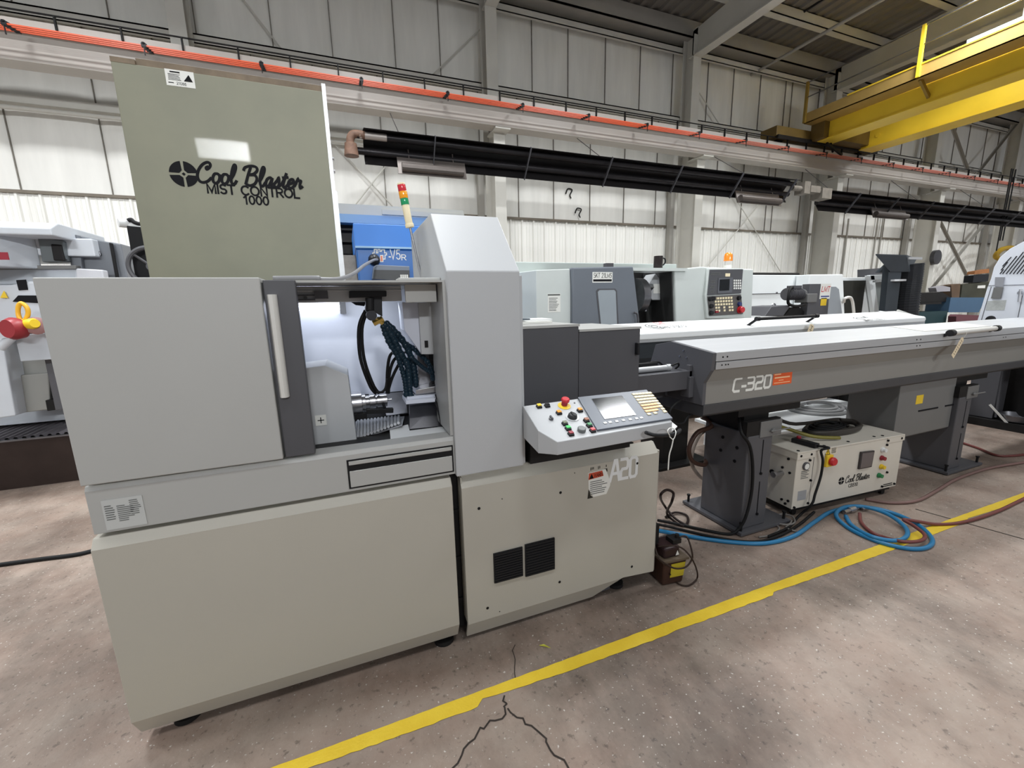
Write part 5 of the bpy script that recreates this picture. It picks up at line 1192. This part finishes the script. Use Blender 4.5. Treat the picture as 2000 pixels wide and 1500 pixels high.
rq([(1945, 541), (1963, 541), (1960, 561), (1944, 560)], mat('clear_cover', (150, 152, 158), .3), 'upper_socket'); rq([(1943, 561), (1961, 561), (1956, 583), (1937, 583)], MGREY, 'lower_socket', .025)
rq([(1928, 588), (1966, 586), (1962, 606), (1925, 606)], mat('worn_notice', (186, 190, 188), .5, var=.1, vscale=40), 'worn_notice', .002, None, 0)
c = atx(1935, 624, X0); MB().lathe([(0, .045), (.015, .042), (.02, .02)], c, (-1, 0, 0), 16).build('round_knob', BLACKP, rb_, smooth='auto')
c = atx(1994, 572, X0); g = MB(); g.obox(c+V(-.02, 0, .04), c+V(-.03, -.01, -.10), .02, .02); g.cyl(c, c+V(-.03, 0, 0), .022, n=10); g.build('latch', STEEL, rb_)
g = MB(); g.box(X0+.25, X0+1.6, 1.1, 2.70, .1, 1.1); g.build('lower_frame', DARK, R)
g = MB()
for p0, p1 in (((1957, 722), (1945, 815)), ((1958, 722), (2040, 700))): g.obox(atx(*p0, X0+.05), atx(*p1, X0+.05), .02, .02, (1, 0, 0))
g.build('frame_post', DGREY, R)
g = MB(); g.box(X0+.02, X0+.3, 2.45, 2.69, .1, 1.1); g.build('dark_panel', DGREY2, R)
g = MB(); g.box(X0-.05, X0+1.7, 1.0, 2.70, .0, .09); g.build('plinth', DARK, R)
c = atx(1985, 826, X0+.12); bs = thing('wash_basin', 'small round metal basin on the black plinth under the right machine', 'basin', (c.x, c.y, .09))
g = MB().lathe([(0, .11), (.015, .14), (.085, .155), (.09, .145), (.02, .125)], (c.x, c.y, .0905), (0, 0, 1), 24); g.build('bowl', STEELD, bs, smooth='auto')
tag(MB().obox(atx(1933, 790, X0-.03), atx(1972, 832, X0-.02), .02, .012, (1, 0, 0)).build('metal_strip', ALUW), 'pale metal strip leaning by the metal basin', 'strip')

# benches and tools in front of the wall at right
T = thing('work_bench', 'cluttered dark bench with blue cabinet in front of the back wall', 'bench', (14.5, 7.9, 0))
yb = 7.6
g = MB(); g.box(12.6, 17.6, yb, yb+.8, 1.28, 1.34); g.box(12.6, 17.6, yb+.1, yb+.7, .05, 1.0); g.build('bench_top', DARK, T)
q = [aty(*v, yb-.05) for v in ((1857, 581), (1925, 581), (1912, 610), (1852, 610))]; g = MB().hull(q, [v+V(0, .6, 0) for v in q]); g.build('blue_cabinet', mat('dusty_blue', (66, 96, 124), .5), T)
g = MB(); g.box(12.4, 17.8, yb-.1, yb+.7, .02, 1.05); g.build('teal_base', mat('dark_teal', (44, 66, 70), .5), T)
def clutter(nm, lab, cat, pix, y, d, m, base=None):
    q = [aty(*v, y) for v in pix]
    if base is not None:
        zl = sorted(v.z for v in q)[1]
        for v in q:
            if v.z <= zl+1e-6: v.z = base
    o = tag(MB().hull(q, [v+V(0, d, 0) for v in q]).build(nm, m, None, bevel=.005), lab, cat)
    return max(v.z for v in q)
ZB = 1.341
clutter('vise', 'black machine part on the left of the cluttered bench', 'machine part', ((1788, 585), (1802, 572), (1840, 570), (1856, 580), (1852, 612), (1792, 612)), 7.65, .3, DARK, ZB)
clutter('steel_rack', 'dark steel shelf rack on the cluttered bench before the white wall', 'rack', ((1880, 556), (1932, 550), (1926, 596), (1874, 596)), 8.0, .3, mat('olive_dark', (66, 66, 56), .6, var=.2), ZB)
clutter('parts_bin', 'brown wooden box beside the dark rack', 'box', ((1858, 557), (1876, 554), (1872, 596), (1858, 596)), 7.98, .3, mat('brown_wood', (96, 74, 54), .6, var=.2), ZB)
clutter('plastic_sheet', 'crumpled pale plastic sheet on the bench', 'sheet', ((1828, 562), (1842, 558), (1856, 561), (1856, 569), (1830, 570)), 7.70, .2, mat('pale_plastic', (160, 158, 164), .4))
clutter('storage_box', 'black box under the rag pile', 'box', ((1902, 538), (1932, 535), (1930, 549.5), (1900, 552)), 8.02, .25, mat('black_box', (34, 36, 40), .5))
clutter('cardboard_piece', 'orange-brown rag pile on top of the dark rack', 'rag', ((1905, 530), (1932, 525), (1932, 533), (1903, 536)), 8.04, .2, mat('rag_orange', (150, 98, 56), .7, var=.2))
clutter('white_card', 'small white card on the dark rack', 'card', ((1910, 558), (1925, 557), (1924, 563), (1909, 563)), 7.99, .008, SIGNW)
q = aty(1890, 628, 7.2)
MB().box(13.2, 17.0, 7.05, 7.49, .02, q.z-.03).build('front_step', mat('dark_teal', (44, 66, 70), .5), T)
clutter('red_cushion', 'maroon padded roll in front of the blue cabinet', 'roll', ((1868, 618), (1872, 614), (1918, 616), (1912, 628), (1868, 626)), 7.2, .2, mat('maroon_pad', (104, 62, 70), .6), q.z-.029)
# conduits on the wall and hanging pendant lines
for k, (xx, z0_, z1_, lab) in enumerate(((16.35, 2.2, 4.2, 'leftmost of the grey conduits on the wall behind the conveyor'), (17.95, 1.2, 4.5, 'middle grey conduit on the wall behind the conveyor'), (18.25, 1.2, 4.5, 'rightmost of the grey conduits on the wall behind the conveyor'))):
    tag(MB().cyl((xx, 9.87, z0_), (xx, 9.87, z1_), .028, n=8).build('wall_conduit', STLD, None, smooth='auto'), lab, 'pipe', 'conduits on the back wall')
pc = thing('crane_pendant', 'dark hanging crane cables beside the cross braces at the right edge', 'cable', aty(1946, 490, 8.0))
for px in (1946, 1953, 1958):
    a_ = aty(px, 490 if px == 1946 else 470, 8.0); MB().cyl(a_, V(a_.x, 8.0, 5.7), .018, n=6).build('pendant_cable', BLACK, pc)
hr = tag(MB().tube([aty(1945, 500, 8.9), aty(1955, 488, 8.9), aty(1972, 484, 8.9), aty(1985, 488, 8.9), aty(1975, 498, 8.9), aty(1955, 505, 8.9)], .09, n=8, closed=True).build('coiled_yellow_hose', mat('dull_yellow_hose', (186, 150, 40), .5), None, smooth=True), 'coiled yellow hose hanging behind the arched white machine', 'hose')
c = aty(1835, 503, 8.95); tag(MB().lathe([(0, .25), (.12, .25), (.14, .18)], V(19.8, 8.98, c.z), (0, -1, 0), 20).build('round_gong', DGREY2, None, smooth='auto'), 'round dark bell on the column right of the chip conveyor', 'bell')

# ------------------------------------------------------------------ blue machine
BL = thing('blue_machining_centre', 'blue machining centre with white V5R logo behind the mist collector', 'machine', (.5, 4.4, 0))
BLU = mat('bright_blue_paint', (52, 122, 206), .35, var=.03); BLU2 = mat('deeper_blue_paint', (44, 104, 176), .35, var=.03)
yb = 4.0
g = MB(); g.box(.128, .95, yb, yb+1.0, .05, 2.10); g.build('enclosure', BLU2, BL, bevel=.01)
g = MB().prism([(yb-.01, 2.125), (yb+.03, 2.318), (yb+.9, 2.318), (yb+.9, 2.10), (yb, 2.10)], 'x', .122, .95); hd = g.build('head_cover', BLU, BL, bevel=.006)
g = MB(); g.box(.122, .95, yb-.014, yb, 2.108, 2.124); g.build('trim_strip', mat('pale_blue_trim', (150, 190, 224), .4), BL)
def bp(px, py): q = aty(px, py, yb); return (q.x, q.z)
g = MB()
def pxr(strokes, w): g.ribbon([[bp(*v) for v in s] for s in strokes], w, (0, yb-.001, 0))
pxr([[(728, 497), (728, 494), (731, 494), (731, 487), (735, 487), (735, 494), (738, 494), (738, 487), (742, 487), (742, 491), (745, 491), (745, 488), (751, 488), (751, 494), (755, 494), (755, 498), (752, 498), (752, 506), (745, 506)], [(736, 499), (734, 499), (734, 504)], [(743, 499), (743, 511), (748, 511), (748, 499), (743, 499)]], .008)
a = bp(759, 502); g.box(a[0], a[0]+.02, yb-.002, yb-.001, a[1]-.004, a[1]+.006)
g.build('maze_logo', SIGNW, BL)
a, b = bp(763.5, 507), bp(782, 508); text('lettering', 'V5', (a[0], yb-.001, a[1]), .088, SIGNW, BL, w=b[0]-a[0]); a, b = bp(785, 508.5), bp(793, 508.5); text('lettering', 'R', (a[0], yb-.001, a[1]), .052, SIGNW, BL, w=b[0]-a[0])
g = MB().box(bp(744, 510)[0], bp(747.5, 510)[0], yb-.003, yb-.001, bp(745, 510)[1], bp(745, 500)[1]); g.build('orange_mark', mat('mark_orange', (222, 120, 90), .4), BL)
c = aty(731, 507, yb-.03); g = MB().lathe([(0, .045), (.02, .05), (.05, .04), (.07, .02)], (c.x, yb+.0, c.z), (0, -1, 0), 16); g.build('cable_gland', BLACKP, BL, smooth='auto')
q = [aty(*v, yb-.08) for v in ((727, 545), (729, 522), (735, 517), (800, 520), (800, 548))]; g = MB().hull(q, [v+V(0, .08, 0) for v in q]); cn = g.build('operator_console', mat('steel_blue_console', (112, 122, 136), .4), BL, bevel=.006)
q = [aty(*v, yb-.085) for v in ((729, 545), (731, 527), (800, 528), (800, 548))]; g = MB().hull(q, [v+V(0, .006, 0) for v in q]); g.build('console_face', mat('charcoal_face', (66, 68, 70), .45), cn)
g = MB(); 
for k in range(4): a = aty(782+k*4, 540, yb-.09); g.box(a.x, a.x+.014, yb-.09, yb-.085, a.z-.02, a.z+.016)
g.build('console_key', SIGNW, cn)
g = MB(); a, b = aty(662, 434, 4.7), aty(838, 446, 4.7); g.box(-.2, 1.35, 4.9, 5.1, 2.475, 2.56); bb = g.build('rear_beam', mat('muted_blue_beam', (84, 130, 172), .4), BL)
g = MB(); g.box(-.2, 1.35, 4.9, 5.3, 2.56, 2.66); g.box(.45, 1.35, 4.88, 4.9, 2.57, 2.62); g.build('rear_cover', mat('grey_cover', (170, 170, 164), .5), BL)
g = MB(); g.box(-.2, 1.35, 5.05, 5.1, 1.2, 2.48); 
for z in (2.05, 2.17, 2.29, 2.41): g.box(-.1, .15, 4.98, 5.05, z, z+.02)
g.build('rear_louvre', DARK, BL)
g = MB().box(-.05, .125, 4.2, 4.5, .05, 2.07); g.build('stained_column', mat('stained_concrete_grey', (150, 144, 134), .6, var=.3, vscale=9), BL)
# white-framed black cabinet with handwheel
K2 = thing('handwheel_cabinet', 'white framed black cabinet with handwheel left of the mist collector', 'cabinet', (-1.25, 4.1, 0))
yk = 4.0
q = [aty(*v, yk) for v in ((243, 432), (310, 440), (310, 560), (266, 560))]; g = MB().hull(q, [v+V(0, .4, 0) for v in q]); g.build('white_frame', WHITE, K2, bevel=.02)
q = [aty(*v, yk-.002) for v in ((248, 441), (310, 447), (310, 560), (268, 560))]; g = MB().hull(q, [v+V(0, -.01, 0) for v in q]); bp2 = g.build('black_panel', mat('deep_black', (18, 18, 20), .5), K2, bevel=.01)
g = MB().box(-1.42, -.9, yk+.05, yk+.4, 0, 1.9); g.build('pedestal', WHITE, K2)
c = aty(297, 521, yk-.06); g = MB(); g.tube([(c.x+math.cos(a*.5236)*.135, yk-.07, c.z+math.sin(a*.5236)*.135) for a in range(12)], .016, n=8, closed=True)
for a in (.3, 2.4, 4.5): g.cyl((c.x, yk-.05, c.z), (c.x+math.cos(a)*.13, yk-.07, c.z+math.sin(a)*.13), .010, n=6)
g.cyl((c.x, yk-.01, c.z), (c.x, yk-.08, c.z), .03); g.build('handwheel', DGREY, K2, smooth='auto')
g = MB(); g.tube([aty(250, 431, yk), aty(256, 429, yk), aty(262, 434, yk), aty(272, 437, yk), aty(279, 434, yk), aty(281, 427, yk)], .014, n=8); g.build('hook', BLACKP, K2, smooth=True)
g = MB(); a = aty(231, 435, yk); b = aty(243, 436, yk); g.cyl(a, b+V(.05, .05, 0), .03, n=12); g.build('side_bolt', WHITE, K2, smooth='auto')

# ------------------------------------------------------------------ machine at left edge
Lm = thing('turret_lathe', 'old white and grey lathe with red yellow knob at the left edge', 'lathe', (-3.0, 5.6, 0))
yl = 5.2
LW = mat('cool_white_casting', (200, 205, 211), .4, var=.03); LG = mat('cool_grey_casting', (180, 185, 191), .4)  # bed and apron box use a greyer casting colour than the covers
def lq(pix, y, d, m, nm, bev=.01, par=None):
    q = [aty(*v, y) for v in pix]; return MB().hull(q, [v+V(0, d, 0) for v in q]).build(nm, m, par or Lm, bevel=bev)
g = MB(); g.box(-4.6, -2.18, 5.3, 6.2, 2.14, 2.30); g.prism([(5.0, 2.28), (5.0, 2.34), (5.12, 2.40), (5.9, 2.40), (5.9, 2.28)], 'x', -4.6, -2.32); g.build('top_cover', LW, Lm, bevel=.01)
g = MB().prism([(-4.4, 2.03), (-4.4, 2.34), (-2.62, 2.34), (-2.54, 2.27), (-2.48, 2.03)], 'y', 5.05, 5.5) if False else None
g = MB().hull([(-4.4, 4.9, 2.02), (-2.83, 4.9, 2.02), (-2.58, 5.3, 2.02), (-4.4, 5.3, 2.02)], [(-4.4, 4.95, 2.26), (-2.83, 4.95, 2.26), (-2.58, 5.3, 2.32), (-4.4, 5.3, 2.32)]); g.build('head_housing', LW, Lm, bevel=.012)
p = aty(-2, 500, 4.9); g = MB(); g.box(p.x-.05, p.x+.06, 4.893, 4.9, p.z-.03, p.z+.03); g.build('red_badge', DKRED, Lm)
lq([(72, 462), (123, 470), (128, 511), (82, 512)], 5.25, .1, mat('grey_green_glass', (96, 102, 104), .3), 'viewing_window'); lq([(98, 476), (120, 478), (127, 510), (104, 509)], 5.24, .05, DARK, 'window_opening')
g = MB(); g.hull([(-2.20, 5.35, 1.2), (-1.95, 5.35, 1.2), (-1.95, 8.2, 1.2), (-2.20, 8.2, 1.2)], [(-2.20, 5.35, 2.31), (-2.06, 5.35, 2.31), (-2.06, 8.2, 2.31), (-2.20, 8.2, 2.31)])
lq([(133, 456), (152, 459), (165, 560), (140, 560)], 5.35, .5, mat('slate_side', (112, 116, 122), .4), 'side_panel'); bm2 = g.bm; bm2.free()
lq([(150, 459), (214, 473), (232, 545), (165, 560)], 5.4, .5, mat('slate_door', (104, 108, 114), .4), 'side_door'); lq([(212, 472), (236, 476), (250, 545), (230, 548)], 5.45, .5, mat('slate_end', (118, 122, 128), .4), 'end_panel')
lq([(213, 474), (219, 475), (232, 545), (226, 547)], 5.39, .02, BLACK, 'door_gap', .001)
c = aty(191, 496, 5.395); g = MB().lathe([(0, .03), (.02, .03), (.021, .015)], c, (0, -1, 0), 12); g.build('door_lock', STEELD, Lm)
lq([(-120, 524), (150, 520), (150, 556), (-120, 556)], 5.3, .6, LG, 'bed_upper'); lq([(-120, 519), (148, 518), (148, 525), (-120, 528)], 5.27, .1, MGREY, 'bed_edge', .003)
lq([(148, 524), (200, 527), (204, 550), (148, 552)], 5.2, .1, mat('plate_white', (208, 210, 216), .4), 'white_box')
lq([(-100, 556), (20, 556), (55, 549), (150, 549), (150, 640), (60, 640), (-100, 700)], 5.15, .8, LW, 'saddle', .02)
lq([(31, 547), (50, 546), (54, 566), (36, 567)], 5.14, .01, INK, 'instruction_plate', .002); lq([(24, 589), (35, 577), (70, 577), (74, 592)], 5.14, .01, INK, 'recess', .002)
c = aty(7, 575, 5.1); lq([(0, 582), (7, 568), (15, 582)], 5.13, .01, YELL, 'caution_triangle', .001)
g = MB(); c = aty(25, 648, 5.0); g.lathe([(0, .05), (.03, .06), (.12, .05)], V(c.x-.05, 5.02, c.z), (.3, -1, 0), 16); g.cyl(aty(0, 680, 4.95), aty(30, 652, 4.95), .035, n=10); g.cyl(aty(25, 648, 5.0), aty(42, 612, 5.05), .008, n=6); g.build('lever', LW, Lm, smooth='auto')
c = aty(42, 641, 4.9); MB().lathe([(0, .03), (.0, .085), (.06, .095), (.10, .075)], c, (-.5, -1, 0), 20).build('red_knob', mat('dull_crimson', (146, 42, 48), .4), Lm, smooth='auto')
c = aty(54, 634, 4.88); MB().lathe([(0, .045), (.08, .045), (.10, .035)], c, (.8, -.6, .1), 16).build('yellow_collar', YELL, Lm, smooth='auto')
g = MB(); g.tube([aty(36, 598, 4.88), aty(42, 592, 4.88), aty(52, 600, 4.87), aty(55, 612, 4.87), aty(50, 624, 4.87), aty(42, 626, 4.87), aty(36, 615, 4.88)], .016, n=8, closed=True); g.tube([aty(36, 606, 4.88), aty(40, 592, 4.88)], .012, n=6); g.tube([aty(44, 624, 4.88), aty(52, 634, 4.88)], .014, n=6); g.build('yellow_ring_handle', mat('amber_handle', (232, 176, 44), .35), Lm, smooth=True)
c = aty(74, 636, 4.9); MB().lathe([(0, .04), (.0, .07), (.04, .075), (.06, .05)], c, (.2, -1, 0), 16).build('end_knob', mat('dusty_pink_cap', (150, 110, 108), .5), Lm, smooth='auto')
lq([(28, 655), (95, 650), (102, 702), (40, 706)], 5.0, .15, LG, 'apron_box', .006)
lq([(5, 670), (100, 665), (95, 740), (18, 748)], 5.3, .5, mat('casting_grey', (142, 142, 138), .5), 'pedestal_upper'); lq([(14, 735), (95, 728), (98, 800), (30, 808)], 5.25, .5, mat('casting_grey', (142, 142, 138), .5), 'pedestal_lower')
lq([(-30, 640), (2, 650), (30, 812), (-10, 818)], 5.1, .3, LW, 'leg', .01); lq([(86, 700), (100, 700), (125, 800), (108, 802)], 5.15, .3, DGREY, 'side_leg', .006); lq([(88, 782), (112, 780), (115, 800), (92, 803)], 5.2, .3, DARK, 'foot_block', .004)
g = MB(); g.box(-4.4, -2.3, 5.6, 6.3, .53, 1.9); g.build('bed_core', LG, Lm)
CT = thing('chip_tray', 'dark brown oily chip tray with corrugated grating below the left lathe', 'chip tray', (-3.4, 5.5, 0))
g = MB().box(-4.8, -2.05, 5.15, 6.4, .0, .46); tr = g.build('tray', mat('oily_brown_steel', (48, 38, 34), .5, var=.3, vscale=3), CT)
g = MB(); g.box(-4.8, -2.05, 5.13, 5.17, .46, .475); g.build('tray_lip', STEELD, CT)
g = MB(); ribs(g, -4.8, -2.05, .06, lambda x, o, e: (x, 5.17+e*.62, .47+o+e*.02), ((0, 0), (.25, .02), (.5, .02), (.75, 0))); g.build('grating', mat('grating_grey', (92, 88, 92), .5, .3), CT)

# ------------------------------------------------------------------ pallet stack behind the pump box
PW = thing('white_skid', 'low white metal skid on the floor behind the cream pump box', 'skid', (4.6, 3.1, 0))
g = MB(); g.box(3.5, 5.75, 2.72, 3.45, .27, .30); g.box(3.6, 3.7, 2.8, 3.4, 0, .27); g.box(5.5, 5.6, 2.8, 3.4, 0, .27); g.build('deck', WHITE, PW)
pts = []
c = V(5.05, 3.12, .32)
for i in range(60): a = i*2*math.pi/18; r = .30-.003*i; pts.append(V(c.x+math.cos(a)*r*1.3, c.y+math.sin(a)*r, .319+.012*(i//18)))
loose('coiled_cable', 'grey coiled cable lying on the white skid', 'cable', pts, .018, mat('pale_grey_cable', (150, 150, 150), .4), k=4)
BXX = thing('black_cabinet', 'black cabinet standing on the floor behind the grey feeder control box', 'cabinet', (5.6, 3.9, 0))
g = MB(); g.box(5.25, 6.3, 3.52, 3.7, .32, .95); g.box(5.3, 5.4, 3.55, 3.68, 0, .32); g.box(6.1, 6.2, 3.55, 3.68, 0, .32); g.build('housing', mat('navy_black', (30, 32, 44), .5), BXX)
g = MB(); g.box(5.5, 5.53, 3.50, 3.52, .35, .95); g.build('edge_strip', DGREY, BXX)

# ------------------------------------------------------------------ tube heaters
def heater(x0, x1, y, z, label, end, step=2.0, tilt=52):
    t = thing('tube_heater', label, 'heater', ((x0+x1)/2, y, z), 'radiant tube heaters along the wall')
    ca, sa = math.cos(math.radians(tilt)), math.sin(math.radians(tilt))
    T = lambda q: (y+q[0]*ca+q[1]*sa, z-q[0]*sa+q[1]*ca)      # tipped so that its mouth looks down into the room
    g = MB(); pr = [(-.27, -.13), (-.16, .12), (.16, .12), (.27, -.13), (.26, -.13), (.15, .11), (-.15, .11), (-.26, -.13)]
    pr = [T((-a, b)) for a, b in pr]
    for i0, i1 in ((0, 1), (1, 2), (2, 3)):
        j0, j1 = 7-i0, 7-i1; g.prism([pr[i0], pr[i1], pr[j1], pr[j0]], 'x', x0, x1)
    g.build('reflector', mat('black_reflector', (40, 38, 39), .35, .4, var=.15), t)
    for dy in (-.12, .12):
        c = T((dy, -.01)); MB().cyl((x0-.1, c[0], c[1]), (x1+.05, c[0], c[1]), .055, n=14).build('radiant_tube', mat('black_tube', (44, 42, 44), .3, .4, var=.2), t, smooth='auto')
    x = x0+1.1
    while x < x1:
        p0, p1 = T((-.28, -.14)), T((.28, -.14)); MB().obox((x, *p0), (x, *p1), .05, .012, (1, 0, 0)).build('hanger_strap', DGREY, t); x += step*.85
    x = x0+.6
    while x < x1:
        g = MB(); g.cyl((x, y+.05, z+.15), (x, 8.86, 5.17), .008, n=6); g.build('hanger_chain', STEELD, t); x += step*2.0
    if end:
        c = T((.12, -.01)); cy, cz = c if c[1] > z else T((-.12, -.01))
        g = MB(); g.tube([(x0+.02, cy, cz), (x0-.14, cy, cz), (x0-.20, cy, cz-.08), (x0-.20, cy, cz-.18)], .06, n=12); g.cyl((x0-.20, cy, cz-.14), (x0-.20, cy, cz-.32), .09, .11); g.build('burner_elbow', mat('rusty_elbow', (112, 84, 68), .7, var=.35, vscale=10), t, smooth='auto')
        g = MB(); g.cyl((x0-.06, cy, cz), (x0+.35, cy, cz), .057, n=14); g.build('heat_bleached_tube', mat('bleached_steel', (176, 168, 162), .4, .3), t, smooth='auto')
    return t
h1 = heater(.50, 10.25, 7.6, 4.17, 'long dark tube heater hanging left along the wall above the lathe', True)
h2 = heater(11.9, 27, 7.9, 4.13, 'long dark tube heater hanging right past the amber beacon', False)
p = aty(1560, 372, 7.6); g = MB(); g.box(10.5, 10.7, 7.4, 7.65, 4.05, 4.32); g.box(10.75, 11.1, 7.42, 7.6, 4.1, 4.25); g.box(11.15, 11.5, 7.4, 7.7, 3.98, 4.22); g.cyl((10.2, 7.5, 4.17), (11.2, 7.5, 4.17), .06); g.cyl((11.4, 7.6, 4.0), (11.75, 7.7, 4.08), .04)
bo = g.build('burner_box', mat('dusty_burner', (120, 114, 106), .5, var=.2, vscale=8), h1)
for (x0, x1, y, lab) in ((1.0, 2.15, 7.5, 'lower deflector hood'), (8.5, 9.9, 7.5, 'lower deflector hood'), (14.0, 15.6, 7.8, 'lower deflector hood')):
    g = MB(); z = 3.80; g.hull([(x0, y+.0, z-.06), (x1, y+.0, z-.06), (x1, y+.10, z+.22), (x0, y+.10, z+.22)], [(x0, y+.03, z-.06), (x1, y+.03, z-.06), (x1, y+.13, z+.22), (x0, y+.13, z+.22)]); g.cyl((x0+.06, y-.0, z+.04), (x1-.06, y-.0, z+.04), .07, n=12)
    for x in (x0+.2, x1-.2): g.cyl((x, y+.1, z+.2), (x, y+.15, z+.36), .01, n=6)
    g.build('deflector_hood', mat('smoky_steel', (92, 85, 81), .4, .4, var=.2), h1 if x0 < 12 else h2)

# ------------------------------------------------------------------ overhead crane
CR = thing('overhead_crane', 'yellow double girder overhead crane spanning the hall from the runway', 'crane', (13.2, 2, 5.66))
CY = mat('crane_yellow', (248, 212, 60), .4, var=.06, vscale=1.5); CYD = mat('dirty_crane_yellow', (150, 122, 46), .5, var=.15, vscale=2)
ye = 8.55
g = MB(); g.box(12.50, 12.95, -6, ye, 5.79, 6.42); g1 = g.build('near_girder', CY, CR, bevel=.01)
g = MB(); g.box(12.44, 13.01, -6, ye, 5.765, 5.79); g.box(12.44, 13.01, -6, ye, 6.42, 6.445); g.build('girder_flange', CY, g1)
g = MB(); g.box(14.22, 14.70, -6, ye-.05, 5.72, 6.42); g2 = g.build('far_girder', CY, CR, bevel=.01)
g = MB(); g.box(14.16, 14.76, -6, ye-.05, 5.70, 5.72); g.box(14.16, 14.76, -6, ye-.05, 6.42, 6.445); g.cyl((14.218, 8.1, 5.98), (14.20, 8.1, 5.98), .06, n=12); g.build('girder_flange', CY, g2)
g = MB(); g.box(11.98, 12.49, -6, ye+.1, 6.19, 6.21); g.box(11.98, 12.0, -6, ye+.1, 6.19, 6.44); wk = g.build('walkway', mat('tan_dirty_yellow', (176, 146, 82), .5, var=.12, vscale=2), CR)
g = MB(); g.box(11.965, 12.02, -6, 7.6, 6.44, 6.47); g.build('walkway_edge', CY, wk)
for y in (6.2, 3.2, .2): 
    g = MB(); g.obox((12.1, y, 6.19), (12.5, y, 5.9), .05, .08); g.build('walkway_brace', CYD, wk)
for y in (8.62, 6.18, 3.2):
    g = MB(); g.obox((11.95, y, 6.2), (11.95, y, 7.2), .06, .06, (1, 0, 0)); g.build('railing_post', CYD if y > 8 else CY, CR)
g = MB()
for z in (7.18, 6.82): g.cyl((11.95, -6, z), (11.95, 8.62, z), .014, n=6)
g.build('railing_bar', STEELD, CR)
g = MB(); g.box(11.0, 15.2, 8.66, 9.14, 5.80, 6.06); g.box(12.3, 14.9, 8.3, 8.66, 5.78, 6.2); g.build('end_truck', mat('brown_crane_yellow', (112, 90, 40), .55, var=.2, vscale=2), CR, bevel=.01)  # end truck in a darker, browner crane yellow
g = MB(); 
for x in (11.4, 14.8): g.cyl((x, 8.86, 5.93), (x, 8.94, 5.93), .185, n=24)
g.box(11.0, 15.2, 8.60, 8.66, 5.74, 5.82); g.build('truck_wheel', DARK, CR)
g = MB(); g.obox((12.6, 8.4, 5.7), (13.2, 8.35, 5.45), .05, .05); g.obox((12.9, 8.5, 5.8), (12.9, 8.4, 5.5), .04, .04); g.build('collector_arm', BLACK, CR)
HT = thing('hoist_trolley', 'pale blue hoist trolley standing on the yellow crane girders', 'hoist', (13.4, 4.4, 6.445))
HB = mat('pale_blue_paint', (176, 198, 214), .4)
g = MB(); g.box(12.55, 12.62, 2.6, 5.72, 6.52, 6.78); g.box(12.5, 14.8, 3.2, 5.0, 6.50, 6.72); g.build('trolley_frame', HB, HT, bevel=.015)
g = MB(); g.box(12.7, 14.2, 3.0, 5.0, 6.72, 7.35); g.cyl((12.55, 4.2, 7.1), (12.72, 4.2, 7.1), .25); g.build('hoist_unit', WHITE, HT, bevel=.02)
g = MB(); g.box(12.545, 12.551, 4.9, 4.98, 6.60, 6.68); g.box(12.60, 12.66, 3.4, 4.9, 6.85, 6.95)
g.build('dark_fitting', INK, HT)
g = MB()
for y in (3.4, 5.3):
    g.cyl((12.66, y, 6.51), (12.80, y, 6.51), .07); g.cyl((14.4, y, 6.51), (14.5, y, 6.51), .07)
g.build('trolley_wheel', DARK, HT)
# roof pipe runs over the crane
tag(MB().cyl((11.45, 10, 7.9), (11.45, -4, 7.9), .04, n=8).build('roof_pipe', STLD), 'long pipe under the roof running above the crane railing', 'pipe')
tag(MB().cyl((10.52, 7.85, 8.1), (10.46, -2, 8.1), .025, n=8).build('roof_conduit', DARK), 'short dark conduit ending under the roof sheet', 'pipe')

# small hooks left hanging on the wall sheets
for (px, py, lab) in ((1112, 374, 'small dark wire loop hanging on the wall above the liner'), (1130, 412, 'small dark hook hanging on the wall beside the wire loop')):
    c = aty(px, py, 9.92); tag(MB().tube([c+V(-.10, 0, -.06), c+V(-.04, 0, .06), c+V(.08, 0, .04), c+V(.02, 0, -.08), c+V(.05, 0, -.16)], .016, n=6).build('wall_hook', DARK, None, smooth=True), lab, 'hook', 'hooks on the wall sheets')
